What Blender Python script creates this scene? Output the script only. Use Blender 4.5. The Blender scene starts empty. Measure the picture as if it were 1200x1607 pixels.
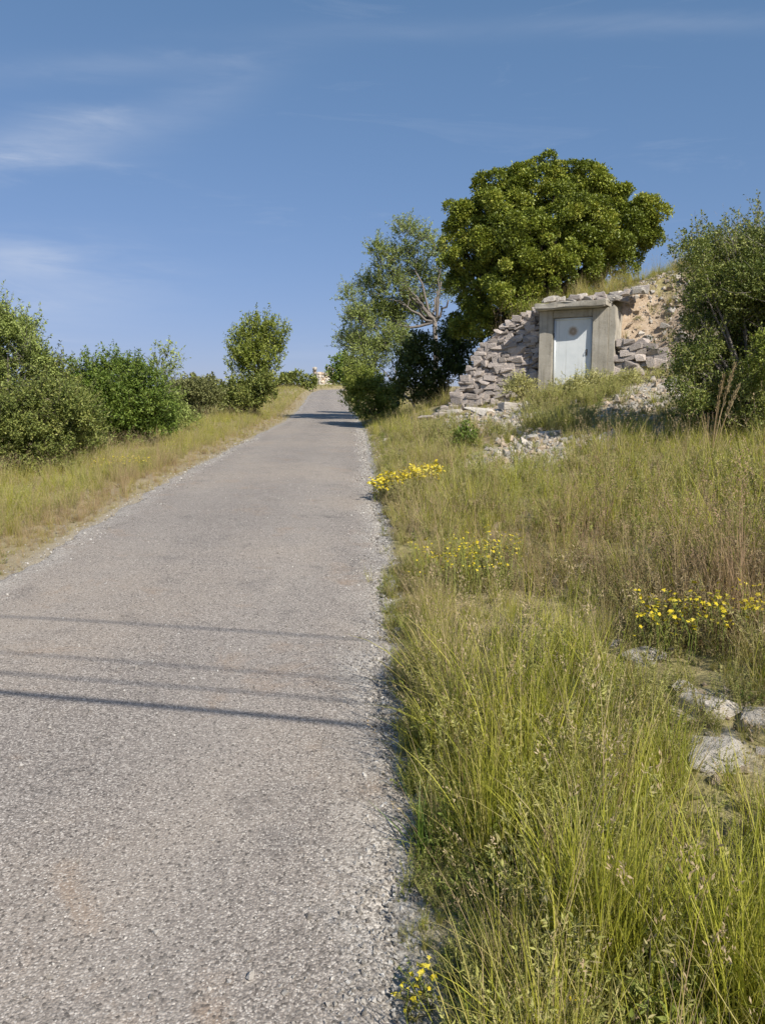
import bpy, bmesh, math, random
import numpy as np
from mathutils import Vector, Matrix

SC = bpy.context.scene
COL = SC.collection
RNG = np.random.default_rng(7)
random.seed(7)

# ------------------------------------------------------------------ camera
FPX, CX, CY, HOR = 1200.0, 600.0, 803.5, 640.0      # focal length and eye level of the photograph, in its pixels
CAM = np.array([0.0, 0.0, 1.65])
PITCH = math.atan((CY - HOR) / FPX)
cam_d = bpy.data.cameras.new('camera')
cam = bpy.data.objects.new('camera', cam_d)
COL.objects.link(cam)
cam.location = CAM
cam.rotation_euler = (math.pi / 2 - PITCH, 0, 0)
cam_d.sensor_fit = 'VERTICAL'
cam_d.sensor_height = 36
cam_d.lens = FPX / 1607 * 36
cam_d.clip_start = 0.05
cam_d.clip_end = 4000
SC.camera = cam

# ------------------------------------------------------------------ light
SUN_EL = math.radians(41)
SUN_H = np.array([0.56, -0.83]); SUN_H /= np.linalg.norm(SUN_H)
SUN = np.array([SUN_H[0] * math.cos(SUN_EL), SUN_H[1] * math.cos(SUN_EL), math.sin(SUN_EL)])   # towards the sun
sun_d = bpy.data.lights.new('sun', 'SUN')
sun_d.energy = 5.0
sun_d.angle = math.radians(0.5)
sun_d.color = (1.0, 0.93, 0.82)
sun = bpy.data.objects.new('sun', sun_d)
COL.objects.link(sun)
sun.location = (8, -12, 20)
sun.rotation_euler = Vector(SUN).to_track_quat('Z', 'Y').to_euler()

W = bpy.data.worlds.new('World')
SC.world = W
W.use_nodes = True


def build_world():
    nt = W.node_tree
    n, l = nt.nodes, nt.links
    n.clear()
    out = n.new('ShaderNodeOutputWorld')
    bg = n.new('ShaderNodeBackground')
    bg.inputs['Strength'].default_value = 0.115
    sky = n.new('ShaderNodeTexSky')
    sky.sky_type = 'NISHITA'
    sky.sun_disc = False
    sky.sun_elevation = SUN_EL
    sky.sun_rotation = math.atan2(SUN_H[0], SUN_H[1])
    sky.altitude = 200
    sky.air_density = 1.0
    sky.dust_density = 0.35
    sky.ozone_density = 1.5
    hsv = n.new('ShaderNodeHueSaturation')
    hsv.inputs['Saturation'].default_value = 1.0
    hsv.inputs['Value'].default_value = 0.95
    l.new(sky.outputs[0], hsv.inputs['Color'])
    spl = n.new('ShaderNodeSeparateColor'); l.new(hsv.outputs[0], spl.inputs[0])
    cmb = n.new('ShaderNodeCombineColor')
    for i, (gm, kk) in enumerate(((0.668, 0.771), (0.523, 1.159), (0.58, 1.52))):     # evens out the sky's falloff as the phone did
        pw = n.new('ShaderNodeMath'); pw.operation = 'POWER'; l.new(spl.outputs[i], pw.inputs[0]); pw.inputs[1].default_value = gm
        mu = n.new('ShaderNodeMath'); mu.operation = 'MULTIPLY'; l.new(pw.outputs[0], mu.inputs[0]); mu.inputs[1].default_value = kk
        l.new(mu.outputs[0], cmb.inputs[i])
    tc = n.new('ShaderNodeTexCoord')

    def math_(op, a, b=None, c=None):
        m = n.new('ShaderNodeMath'); m.operation = op
        for i, v in enumerate((a, b, c)):
            if v is None: continue
            if isinstance(v, (int, float)): m.inputs[i].default_value = v
            else: l.new(v, m.inputs[i])
        return m.outputs[0]
    # thin high cirrus: stretched noise over the whole sky, thicker in a few wisps
    mp = n.new('ShaderNodeMapping')
    mp.inputs['Rotation'].default_value = (0.0, 0.32, 0.0)
    mp.inputs['Scale'].default_value = (1.5, 1.5, 9.0)
    l.new(tc.outputs['Generated'], mp.inputs['Vector'])
    nz = n.new('ShaderNodeTexNoise')
    nz.inputs['Scale'].default_value = 2.3
    nz.inputs['Detail'].default_value = 12
    nz.inputs['Roughness'].default_value = 0.68
    nz.inputs['Distortion'].default_value = 0.9
    l.new(mp.outputs[0], nz.inputs['Vector'])
    thin = math_('MULTIPLY', math_('MAXIMUM', math_('SUBTRACT', nz.outputs['Fac'], 0.56), 0.0), 0.5)
    nz2 = n.new('ShaderNodeTexNoise')
    nz2.inputs['Scale'].default_value = 5.0
    nz2.inputs['Detail'].default_value = 10
    nz2.inputs['Roughness'].default_value = 0.6
    nz2.inputs['Distortion'].default_value = 0.6
    l.new(mp.outputs[0], nz2.inputs['Vector'])
    total = thin
    for (px, py, sx, sy, amp, tilt) in ((80, 222, 85, 24, 0.42, 0.14), (15, 405, 60, 20, 0.4, -0.2), (200, 100, 130, 14, 0.12, 0.05),
                                        (90, 470, 120, 50, 0.22, 0.1), (1040, 36, 150, 9, 0.12, 0.0), (300, 165, 110, 26, 0.12, 0.4), (620, 50, 160, 10, 0.08, 0.0)):
        d = pix_dir(px, py)
        a = math.cos(tilt); b = math.sin(tilt)
        # two axes across the wisp
        R = np.array([1.0, 0, 0]) - d * d[0]; R /= np.linalg.norm(R)
        U = np.cross(R, d)
        e1 = R * a + U * b; e2 = -R * b + U * a
        dots = []
        for e, s in ((e1, sx), (e2, sy)):
            vm = n.new('ShaderNodeVectorMath'); vm.operation = 'DOT_PRODUCT'
            l.new(tc.outputs['Generated'], vm.inputs[0])
            vm.inputs[1].default_value = tuple(e)
            q = math_('MULTIPLY', vm.outputs['Value'], FPX / s)
            q = math_('ADD', q, math_('MULTIPLY', math_('SUBTRACT', nz2.outputs['Fac'], 0.5), 2.4))
            dots.append(math_('MULTIPLY', q, q))
        vm = n.new('ShaderNodeVectorMath'); vm.operation = 'DOT_PRODUCT'
        l.new(tc.outputs['Generated'], vm.inputs[0]); vm.inputs[1].default_value = tuple(d)
        front = math_('GREATER_THAN', vm.outputs['Value'], 0.0)
        g = math_('EXPONENT', math_('MULTIPLY', math_('ADD', dots[0], dots[1]), -0.8))
        g = math_('MULTIPLY', g, math_('MULTIPLY', front, amp))
        g = math_('MULTIPLY', g, math_('MULTIPLY_ADD', nz.outputs['Fac'], 1.6, 0.05))
        total = math_('ADD', total, g)
    total = math_('MINIMUM', total, 0.8)
    mix = n.new('ShaderNodeMix'); mix.data_type = 'RGBA'
    l.new(total, mix.inputs[0])
    l.new(cmb.outputs[0], mix.inputs[6])
    mix.inputs[7].default_value = (4.6, 5.0, 5.8, 1)
    l.new(mix.outputs[2], bg.inputs['Color'])
    l.new(bg.outputs[0], out.inputs[0])


def pix_dir(px, py):
    a = (px - CX) / FPX; b = -(py - CY) / FPX
    d = np.array([a, math.cos(PITCH) + b * math.sin(PITCH), -math.sin(PITCH) + b * math.cos(PITCH)])
    return d / np.linalg.norm(d)


build_world()
SC.view_settings.view_transform = 'Standard'
SC.view_settings.look = 'None'
SC.view_settings.exposure = 0.30
SC.view_settings.gamma = 1.0
SC.view_settings.use_curve_mapping = False
SC.cycles.use_denoising = True
SC.cycles.adaptive_threshold = 0.02
SC.cycles.max_bounces = 4
SC.cycles.diffuse_bounces = 2
SC.cycles.glossy_bounces = 1
SC.cycles.transmission_bounces = 2
SC.cycles.transparent_max_bounces = 4


# ------------------------------------------------------------------ small helpers
def at(px, py, Y):
    """point on the ray of a photo pixel at distance Y in front of the camera"""
    d = pix_dir(px, py)
    return CAM + d * (Y / d[1])


def project(P):
    P = np.asarray(P, float) - CAM
    dep = P[..., 1] * math.cos(PITCH) - P[..., 2] * math.sin(PITCH)
    up = P[..., 1] * math.sin(PITCH) + P[..., 2] * math.cos(PITCH)
    dep = np.maximum(dep, 1e-3)
    return CX + FPX * P[..., 0] / dep, CY - FPX * up / dep


_ph = np.random.default_rng(3).uniform(0, 6.28, (8, 24))
_an = np.random.default_rng(4).uniform(0, 6.28, (8, 24))


def wav(x, y, scale, k=0, n=9):
    """cheap smooth noise, about -1..1"""
    r = 0
    for i in range(n):
        f = (0.6 + 0.17 * i) / scale * 2.2
        r = r + np.sin((x * math.cos(_an[k, i]) + y * math.sin(_an[k, i])) * f + _ph[k, i] + 1.3 * np.sin(y * f * 0.31 + _ph[k, i + 9]))
    return r / math.sqrt(n) / 1.4


def sstep(x, a, b):
    t = np.clip((x - a) / (b - a), 0, 1)
    return t * t * (3 - 2 * t)


def tag(o, label=None, cat=None, group=None, kind=None):
    if label: o['label'] = label
    if cat: o['category'] = cat
    if group: o['group'] = group
    if kind: o['kind'] = kind
    return o


def empty(name, loc, rz=0):
    o = bpy.data.objects.new(name, None)
    COL.objects.link(o)
    o.location = loc
    o.rotation_euler = (0, 0, rz)
    o.empty_display_size = 0.2
    return o


def mesh_np(name, V, F, attrs=None, smooth=False):
    """V (n,3), F list of int arrays (m,3) / (m,4)"""
    V = np.asarray(V, np.float32)
    if not isinstance(F, (list, tuple)): F = [F]
    F = [np.asarray(f, np.int32) for f in F if len(f)]
    me = bpy.data.meshes.new(name)
    me.vertices.add(len(V))
    me.vertices.foreach_set('co', V.ravel())
    loops = np.concatenate([f.ravel() for f in F])
    sizes = np.concatenate([np.full(len(f), f.shape[1], np.int32) for f in F])
    starts = np.concatenate([[0], np.cumsum(sizes)[:-1]]).astype(np.int32)
    me.loops.add(len(loops))
    me.loops.foreach_set('vertex_index', loops)
    me.polygons.add(len(sizes))
    me.polygons.foreach_set('loop_start', starts)
    if smooth:
        me.polygons.foreach_set('use_smooth', np.ones(len(sizes), bool))
    me.update(calc_edges=True)
    for k, a in (attrs or {}).items():
        at_ = me.attributes.new(k, 'FLOAT', 'POINT')
        at_.data.foreach_set('value', np.asarray(a, np.float32))
    me.validate()
    return me


def obj(name, me, mat=None, parent=None, loc=None):
    o = bpy.data.objects.new(name, me)
    COL.objects.link(o)
    if mat is not None and me is not None and len(me.materials) == 0:
        me.materials.append(mat)
    if parent is not None: o.parent = parent
    if loc is not None: o.location = loc
    return o


class Acc:
    """collects vertices and faces of one mesh"""
    def __init__(s): s.v, s.q, s.t, s.a, s.n = [], [], [], {}, 0

    def add(s, V, Q=None, T=None, **attrs):
        V = np.asarray(V, float).reshape(-1, 3)
        if Q is not None and len(Q): s.q.append(np.asarray(Q, int) + s.n)
        if T is not None and len(T): s.t.append(np.asarray(T, int) + s.n)
        for k, a in attrs.items():
            s.a.setdefault(k, []).append(np.broadcast_to(np.asarray(a, float), (len(V),)))
        s.v.append(V); s.n += len(V)

    def mesh(s, name, smooth=False):
        F = []
        if s.q: F.append(np.concatenate(s.q))
        if s.t: F.append(np.concatenate(s.t))
        return mesh_np(name, np.concatenate(s.v), F, {k: np.concatenate(a) for k, a in s.a.items()}, smooth)


def norm(a):
    return a / np.maximum(np.linalg.norm(a, axis=-1, keepdims=True), 1e-9)


def tube(acc, P, R, k=6, **attrs):
    P = np.asarray(P, float); R = np.asarray(R, float)
    n = len(P)
    T = norm(np.gradient(P, axis=0))
    ref = np.array([0.31, 0.17, 0.93]) if abs(T[0][2]) < 0.9 else np.array([1.0, 0.1, 0])
    A = norm(np.cross(T, ref)); B = np.cross(T, A)
    ang = np.arange(k) / k * 2 * math.pi
    V = P[:, None] + R[:, None, None] * (A[:, None] * np.cos(ang)[None, :, None] + B[:, None] * np.sin(ang)[None, :, None])
    V = V.reshape(-1, 3)
    i = np.arange(n - 1)[:, None] * k; j = np.arange(k)[None]; j2 = (j + 1) % k
    Q = np.stack([i + j, i + j2, i + k + j2, i + k + j], -1).reshape(-1, 4)
    V = np.concatenate([V, P[-1:] + T[-1:] * R[-1]])
    c = len(V) - 1
    T3 = np.stack([(n - 1) * k + np.arange(k), (n - 1) * k + (np.arange(k) + 1) % k, np.full(k, c)], -1)
    acc.add(V, Q, T3, **attrs)


def bm_mesh(name, fn, smooth=False):
    bm = bmesh.new(); fn(bm)
    bmesh.ops.recalc_face_normals(bm, faces=bm.faces)
    me = bpy.data.meshes.new(name); bm.to_mesh(me); bm.free()
    if smooth:
        for p in me.polygons: p.use_smooth = True
    return me


# ------------------------------------------------------------------ materials
def new_mat(name):
    m = bpy.data.materials.new(name); m.use_nodes = True
    nt = m.node_tree; nt.nodes.clear()
    return m, NT(nt)


class NT:
    def __init__(s, nt): s.nt, s.n, s.l = nt, nt.nodes, nt.links

    def put(s, sock, v):
        if v is None: return
        if isinstance(v, (int, float)):
            if sock.type == 'RGBA': sock.default_value = (v, v, v, 1)
            elif sock.type == 'VECTOR': sock.default_value = (v, v, v)
            else: sock.default_value = v
        elif isinstance(v, (tuple, list)):
            sock.default_value = tuple(v) + ((1,) if sock.type == 'RGBA' and len(v) == 3 else ())
        else: s.l.new(v, sock)

    def node(s, t, ins=None, **kw):
        nd = s.n.new(t)
        for k, v in kw.items(): setattr(nd, k, v)
        for k, v in (ins or {}).items(): s.put(nd.inputs[k], v)
        return nd

    def coord(s, kind='Object'): return s.node('ShaderNodeTexCoord').outputs[kind]
    def pos(s): return s.node('ShaderNodeNewGeometry').outputs['Position']

    def noise(s, vec, scale, detail=4, rough=0.55, dist=0.0, out='Fac'):
        return s.node('ShaderNodeTexNoise', {'Vector': vec, 'Scale': scale, 'Detail': detail, 'Roughness': rough, 'Distortion': dist}).outputs[out]

    def voro(s, vec, scale, out='Distance', feature='F1', rnd=1.0):
        return s.node('ShaderNodeTexVoronoi', {'Vector': vec, 'Scale': scale, 'Randomness': rnd}, feature=feature).outputs[out]

    def math(s, op, a, b=None, c=None, clamp=False):
        nd = s.node('ShaderNodeMath', operation=op, use_clamp=clamp)
        for i, v in enumerate((a, b, c)): s.put(nd.inputs[i], v)
        return nd.outputs[0]

    def mix(s, f, a, b, mode='MIX'):
        nd = s.node('ShaderNodeMix', data_type='RGBA', blend_type=mode)
        s.put(nd.inputs[0], f); s.put(nd.inputs[6], a); s.put(nd.inputs[7], b)
        return nd.outputs[2]

    def ramp(s, f, stops):
        nd = s.node('ShaderNodeValToRGB', {'Fac': f})
        cr = nd.color_ramp
        while len(cr.elements) < len(stops): cr.elements.new(0.5)
        for e, (p, c) in zip(cr.elements, stops):
            e.position = p
            e.color = (c, c, c, 1) if isinstance(c, (int, float)) else tuple(c) + (1,)
        return nd.outputs[0]

    def map(s, f, a, b, c=0.0, d=1.0):
        return s.node('ShaderNodeMapRange', {'Value': f, 'From Min': a, 'From Max': b, 'To Min': c, 'To Max': d}).outputs[0]

    def attr(s, name, kind='GEOMETRY', out='Fac'):
        return s.node('ShaderNodeAttribute', attribute_name=name, attribute_type=kind).outputs[out]

    def rand(s): return s.node('ShaderNodeObjectInfo').outputs['Random']

    def bump(s, h, strength=0.3, dist=0.02, normal=None):
        return s.node('ShaderNodeBump', {'Height': h, 'Strength': strength, 'Distance': dist, 'Normal': normal}).outputs[0]

    def bsdf(s, col, rough=0.8, normal=None, spec=0.3, metal=0.0):
        return s.node('ShaderNodeBsdfPrincipled', {'Base Color': col, 'Roughness': rough, 'Normal': normal, 'Specular IOR Level': spec, 'Metallic': metal}).outputs[0]

    def out(s, sh):
        s.l.new(sh, s.node('ShaderNodeOutputMaterial').inputs['Surface'])


def plant_mat(name, ramp_stops, trans=0.3, rough=0.55, spec=0.25, by='rnd', patch=0.0, patch_col=(0.2, 0.2, 0.05), dry=None, dry_red=None):
    """leaf / blade material: colour per leaf, some light through it"""
    m, g = new_mat(name)
    f = g.attr('rnd')
    if by == 'inst':
        f = g.math('ADD', g.math('MULTIPLY', f, 0.5), g.math('MULTIPLY', g.rand(), 0.5))
    col = g.ramp(f, ramp_stops)
    if dry is not None:
        dv = g.attr('dry', 'INSTANCER')
        dv = g.math('ADD', dv, g.math('MULTIPLY', g.math('SUBTRACT', g.attr('rnd'), 0.5), 0.8))
        tipf = g.math('MULTIPLY', g.attr('tip'), 0.22)
        dv = g.math('ADD', dv, tipf)
        dcol = g.mix(g.attr('red', 'INSTANCER'), dry, dry_red or dry)
        col = g.mix(g.map(dv, 0.3, 0.85), col, dcol)
        col = g.mix(g.math('MULTIPLY', g.map(g.attr('tip'), 0.3, 0.0), 0.6), col, (0.26, 0.20, 0.10))     # straw-coloured sheaths at the foot
    if patch > 0:
        nz = g.noise(g.pos(), 1.3, 3)
        col = g.mix(g.math('MULTIPLY', g.map(nz, 0.5, 0.72), patch), col, patch_col)
    p = g.bsdf(col, rough, None, spec)
    t = g.node('ShaderNodeBsdfTranslucent', {'Color': g.mix(0.35, col, g.mix(1.0, col, (1.0, 1.0, 0.35), 'MULTIPLY'))}).outputs[0]
    mx = g.node('ShaderNodeMixShader', {0: trans})
    g.l.new(p, mx.inputs[1]); g.l.new(t, mx.inputs[2])
    g.out(mx.outputs[0])
    return m


def bark_mat(name, a, b):
    m, g = new_mat(name)
    v = g.pos()
    mp = g.node('ShaderNodeMapping', {'Vector': v, 'Scale': (14, 14, 3)}).outputs[0]
    nz = g.noise(mp, 3.0, 6, 0.65)
    g.out(g.bsdf(g.ramp(nz, [(0.3, a), (0.7, b)]), 0.9, g.bump(nz, 0.7, 0.03)))
    return m


def stone_mat(name, base, dark, tint, lichen=0.35):
    m, g = new_mat(name)
    v = g.coord('Object')
    r = g.rand()
    off = g.node('ShaderNodeVectorMath', {0: v}, operation='ADD')
    cmb = g.node('ShaderNodeCombineXYZ', {'X': g.math('MULTIPLY', r, 37.0), 'Y': g.math('MULTIPLY', r, 91.0), 'Z': r}).outputs[0]
    g.l.new(cmb, off.inputs[1])
    v2 = off.outputs[0]
    n1 = g.noise(v2, 7.0, 6, 0.6)
    n2 = g.noise(v2, 38.0, 4, 0.6)
    col = g.mix(g.map(n1, 0.35, 0.65), dark, base)
    col = g.mix(g.math('MULTIPLY', g.map(r, 0, 1), 0.6), col, tint)
    col = g.mix(g.math('MULTIPLY', g.map(n2, 0.55, 0.72), lichen), col, (0.5, 0.47, 0.42))
    col = g.mix(g.math('MULTIPLY', g.map(n2, 0.45, 0.3), 0.5), col, (0.10, 0.09, 0.085))
    hsv = g.node('ShaderNodeHueSaturation', {'Color': col, 'Value': g.map(r, 0, 1, 0.78, 1.2)}).outputs[0]
    h = g.math('ADD', n1, g.math('MULTIPLY', n2, 0.4))
    g.out(g.bsdf(hsv, 0.92, g.bump(h, 0.8, 0.03), 0.2))
    return m


M = {}
M['stone'] = stone_mat('limestone', (0.50, 0.445, 0.405), (0.33, 0.29, 0.262), (0.50, 0.43, 0.38))
M['stone_pale'] = stone_mat('pale_limestone', (0.56, 0.53, 0.48), (0.41, 0.38, 0.34), (0.56, 0.50, 0.42))
M['stone_warm'] = stone_mat('warm_limestone', (0.55, 0.45, 0.34), (0.38, 0.29, 0.2), (0.58, 0.48, 0.37))
M['bark'] = bark_mat('bark_dark', (0.05, 0.04, 0.032), (0.12, 0.10, 0.08))
M['bark_pale'] = bark_mat('bark_pale', (0.12, 0.10, 0.09), (0.30, 0.27, 0.24))

# ------------------------------------------------------------------ ground shape
RY = np.array([-60, -20, 0, 3, 5.8, 8.4, 11.4, 17.6, 22.4, 30, 37.2, 48, 61.7, 80, 92, 102, 112, 160, 400])
RZ = np.array([-2.6, -1.1, 0, .18, .345, .485, .61, .79, .91, 1.09, 1.30, 1.72, 2.40, 3.2, 3.72, 4.05, 4.3, 4.9, 6.0])
RX = np.array([0.6, 0.3, 0.05, 0.07, 0.03, -0.04, -0.15, -0.38, -0.55, -0.92, -1.35, -2.1, -3.1, -4.35, -4.5, -3.0, 3.0, 40.0, 200.0])


def smooth_interp(xk, yk):
    xs = np.concatenate([np.arange(-60, 140, 0.25), np.arange(140, 401, 2.0)])
    ys = np.interp(xs, xk, yk)
    k = 13
    for _ in range(3):
        pad = np.pad(ys, k // 2, mode='edge')
        ys2 = np.convolve(pad, np.ones(k) / k, 'valid')
        ys = np.where((xs > -58) & (xs < 135), ys2, ys)
    return xs, ys


_rz = smooth_interp(RY, RZ); _rx = smooth_interp(RY, RX)
RW = 2.95


def road_z(Y): return np.interp(Y, *_rz)
def road_r(Y): return np.interp(Y, *_rx)          # right edge
def road_l(Y): return road_r(Y) - RW


# frame of the little concrete doorway: B is its front right corner, E runs left along its front, N points out of it
TH = math.radians(28)
B0 = at(951, 600, 17.4)
BX, BY = B0[0], B0[1]
EV = np.array([-math.cos(TH), math.sin(TH)])
NV = np.array([-math.sin(TH), -math.cos(TH)])
FW = 1.58                                         # width of the doorway front
S_K = np.array([-14, -9, -6, -3.4, -2.2, -1.1, 0, FW, 2.2, 2.75, 3.2, 3.55, 3.85, 5.0, 7, 10])
H_K = np.array([5.2, 5.3, 5.2, 5.0, 4.75, 4.35, 4.02, 3.93, 3.78, 3.42, 2.95, 2.3, 1.75, 1.5, 1.2, 0.9])


def sq(X, Y):
    dx, dy = X - BX, Y - BY
    return dx * EV[0] + dy * EV[1], -(dx * NV[0] + dy * NV[1])


def ground(X, Y, detail=True):
    X = np.asarray(X, float); Y = np.asarray(Y, float)
    zr = road_z(Y)
    u = X - road_r(Y)
    v = road_l(Y) - X
    b = np.interp(Y, [0, 9, 12, 16, 20, 26, 40, 100], [.13, .145, .20, .335, .31, .17, .07, .05])
    uc = np.maximum(u, 0)
    uc = 8 * (1 - np.exp(-uc / 8)) * 1.12
    z = zr + b * uc
    vc = np.maximum(v, 0)
    fall = np.interp(Y, [0, 20, 60, 110], [.16, .16, .05, -.01])
    z = z - fall * np.maximum(vc - 2.2, 0) * np.exp(-np.maximum(vc - 2.2, 0) / 30) - 0.02 * np.minimum(vc, 2.2)
    z = z + sstep(vc, .15, 1.6) * np.interp(Y, [14, 26, 50, 75, 110, 140], [0, .22, .35, .5, .5, 0]) * sstep(vc, 26, 8)
    s, q = sq(X, Y)
    top = np.interp(s, S_K, H_K) + np.interp(s, [-6, -2.5, 0, 1.6, 2.6], [.12, .2, .25, .2, .1]) * np.clip(q, 0, 4.0) - 0.12 * np.clip(q - 4.5, 0, 22)
    q0 = np.interp(s, [-14, -2.5, -0.9, -0.15, 0.0, FW, 3.3, 4.2, 7], [-4.0, -1.2, 0.05, 0.25, 0.5, 0.42, 0.42, 0.2, -1.5])
    q1 = np.interp(s, [-14, -2.5, -0.9, -0.15, 0.0, FW, 3.3, 4.2, 7], [2.5, 2.4, 1.9, 1.2, 0.8, 0.7, 0.75, 1.6, 2.5])
    m = sstep(q, q0, np.maximum(q1, q0 + 0.05))
    m = m * sstep(s, 9.0, 4.2) * sstep(s, -22, -12) * sstep(u, 0.6, 1.8) * sstep(Y, 48, 32)
    z = np.where(top > z, z + (top - z) * m, z)
    if detail:
        off = sstep(np.maximum(u, v), 0.0, 0.5)
        z = z + off * (0.035 * wav(X, Y, 1.1, 0) + 0.015 * wav(X, Y, 0.35, 1)) + sstep(np.maximum(u, v), 3, 12) * 0.12 * wav(X, Y, 5.0, 2)
    return z


def gz(x, y): return float(ground(np.array([x]), np.array([y]))[0])


def gpt(px, py, tmax=120):
    """where the ray of a photo pixel meets the ground"""
    d = pix_dir(px, py)
    t = np.concatenate([np.arange(0.8, 12, 0.01), np.arange(12, tmax, 0.05)])
    P = CAM[None] + d[None] * t[:, None]
    h = P[:, 2] - ground(P[:, 0], P[:, 1])
    i = int(np.argmax(h < 0)) if (h < 0).any() else len(t) - 1
    return P[i]


def base_at(px, Y):
    x = at(px, 640, Y)[0]
    return np.array([x, Y, gz(x, Y)])


# regions of the verge, from where they lie in the photograph
BARE = [(gpt(810, 715), 0.7, 1.0), (gpt(765, 648), 1.0, 1.0), (gpt(800, 672), .5, .8), (gpt(740, 665), .5, .7), (gpt(1105, 1105), 0.15, .9), (gpt(1122, 1185), 0.15, .95), (gpt(1010, 1034), 0.12, 0.8), (gpt(1030, 612), 0.75, 1.0),
        (gpt(985, 640), 0.5, 0.7), (gpt(840, 690), 0.35, 0.9), (gpt(1190, 1125), 0.08, 0.6), (gpt(940, 690), .35, .6)]
EARTH_C = at(1040, 515, 18.0)


def bare_mask(X, Y):
    m = np.zeros_like(X)
    for c, r, a in BARE:
        ry = r * (1.0 if c[1] < 6 else 1.5)
        d2 = ((X - c[0]) / r) ** 2 + ((Y - c[1]) / ry) ** 2
        m = np.maximum(m, a * np.exp(-d2 * 0.9))
    return m


def earth_mask(X, Y):
    s, q = sq(X, Y)
    return sstep(s, -0.02, -0.2) * sstep(s, -4.0, -2.8) * sstep(q, -0.3, 0.1) * sstep(q, 1.6, 1.0)


def build_ground():
    def axis(parts):
        a = []
        for lo, hi, st in parts: a.append(np.arange(lo, hi, st))
        return np.unique(np.concatenate(a))
    far = np.array([-900, -600, -400, -280, -200, -150, -110, -80, -60])
    xs = np.unique(np.concatenate([far, axis([(-50, -10, 1.5), (-10, -4.5, 0.35), (-4.5, 9.5, 0.11), (9.5, 14, 0.4), (14, 50, 1.5)]), -far]))
    ys = np.unique(np.concatenate([np.array([-300, -150, -80, -40, -20, -10, -5, -2]), axis([(-1, 1, 0.3), (1, 23, 0.11), (23, 45, 0.4), (45, 130, 1.2)]), np.array([135, 150, 175, 210, 260, 330, 450, 650, 1000, 1500])]))
    X, Y = np.meshgrid(xs, ys)
    Z = ground(X, Y)
    u = X - road_r(Y); v = road_l(Y) - X
    inside = np.minimum(-u, -v)
    Z = Z - 0.05 * sstep(inside, 0.05, 0.3)
    V = np.stack([X, Y, Z], -1).reshape(-1, 3)
    ny, nx = X.shape
    i = np.arange(ny - 1)[:, None] * nx + np.arange(nx - 1)[None]
    Q = np.stack([i, i + 1, i + nx + 1, i + nx], -1).reshape(-1, 4)
    edge = np.exp(-np.maximum(np.maximum(u, v), 0) / 0.18)
    leftdry = sstep(v, 1.6, 0.2) * (v > -0.3)
    me = mesh_np('ground', V, Q, {'bare': bare_mask(X, Y).ravel(), 'earth': earth_mask(X, Y).ravel(), 'edge': edge.ravel(), 'ldry': leftdry.ravel()}, True)
    m, g = new_mat('soil')
    p = g.pos()
    n1 = g.noise(p, 0.9, 5); n2 = g.noise(p, 9, 6, 0.65); n3 = g.noise(p, 60, 4, 0.6)
    soil = g.ramp(n2, [(0.25, (0.16, 0.12, 0.075)), (0.5, (0.30, 0.24, 0.15)), (0.75, (0.44, 0.37, 0.25))])
    moss = g.ramp(n2, [(0.3, (0.17, 0.15, 0.065)), (0.7, (0.40, 0.345, 0.17))])
    col = g.mix(g.map(n1, 0.4, 0.6), soil, moss)
    pale = g.ramp(g.math('ADD', g.math('MULTIPLY', n2, 0.5), g.math('MULTIPLY', n3, 0.5)), [(0.3, (0.22, 0.19, 0.15)), (0.5, (0.42, 0.38, 0.32)), (0.7, (0.58, 0.55, 0.49))])
    edgef = g.math('ADD', g.attr('bare'), g.math('MULTIPLY', g.math('SUBTRACT', n2, 0.5), 0.9))
    col = g.mix(g.map(edgef, 0.3, 0.55), col, pale)
    red = g.ramp(g.math('ADD', g.math('MULTIPLY', n2, 0.6), g.math('MULTIPLY', n3, 0.4)), [(0.3, (0.26, 0.19, 0.125)), (0.5, (0.42, 0.325, 0.23)), (0.72, (0.60, 0.52, 0.42))])
    col = g.mix(g.map(g.math('ADD', g.attr('earth'), g.math('MULTIPLY', g.math('SUBTRACT', n2, 0.5), 0.5)), 0.3, 0.6), col, red)
    grav = g.ramp(n3, [(0.3, (0.16, 0.145, 0.13)), (0.55, (0.36, 0.34, 0.31)), (0.75, (0.6, 0.58, 0.54))])
    col = g.mix(g.map(g.math('ADD', g.attr('edge'), g.math('MULTIPLY', g.math('SUBTRACT', n2, 0.5), 0.8)), 0.5, 0.8), col, grav)
    col = g.mix(g.math('MULTIPLY', g.map(g.math('ADD', g.attr('ldry'), g.math('MULTIPLY', g.math('SUBTRACT', n2, 0.5), 0.9)), 0.45, 0.75), 0.75), col,
                g.ramp(n3, [(0.3, (0.23, 0.185, 0.12)), (0.7, (0.42, 0.36, 0.25))]))
    vst = g.voro(p, 45)
    h = g.math('ADD', g.math('ADD', g.math('MULTIPLY', n2, .45), g.math('MULTIPLY', n3, .45)), g.math('MULTIPLY', vst, 0.3))
    g.out(g.bsdf(col, 0.95, g.bump(h, 0.8, 0.02), 0.15))
    tag(obj('ground', me, m), kind='structure')


build_ground()


# ------------------------------------------------------------------ road
def road_edge_noise(Y, k):
    return 0.055 * wav(Y * 1.0, Y * 0 + 3.3 * k, 0.55, 3 + k) + 0.04 * wav(Y, Y * 0 + 1.7, 0.16, 5 + k) + 0.05 * wav(Y, Y * 0 + 2.9, 2.2, 2 + k)


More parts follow.
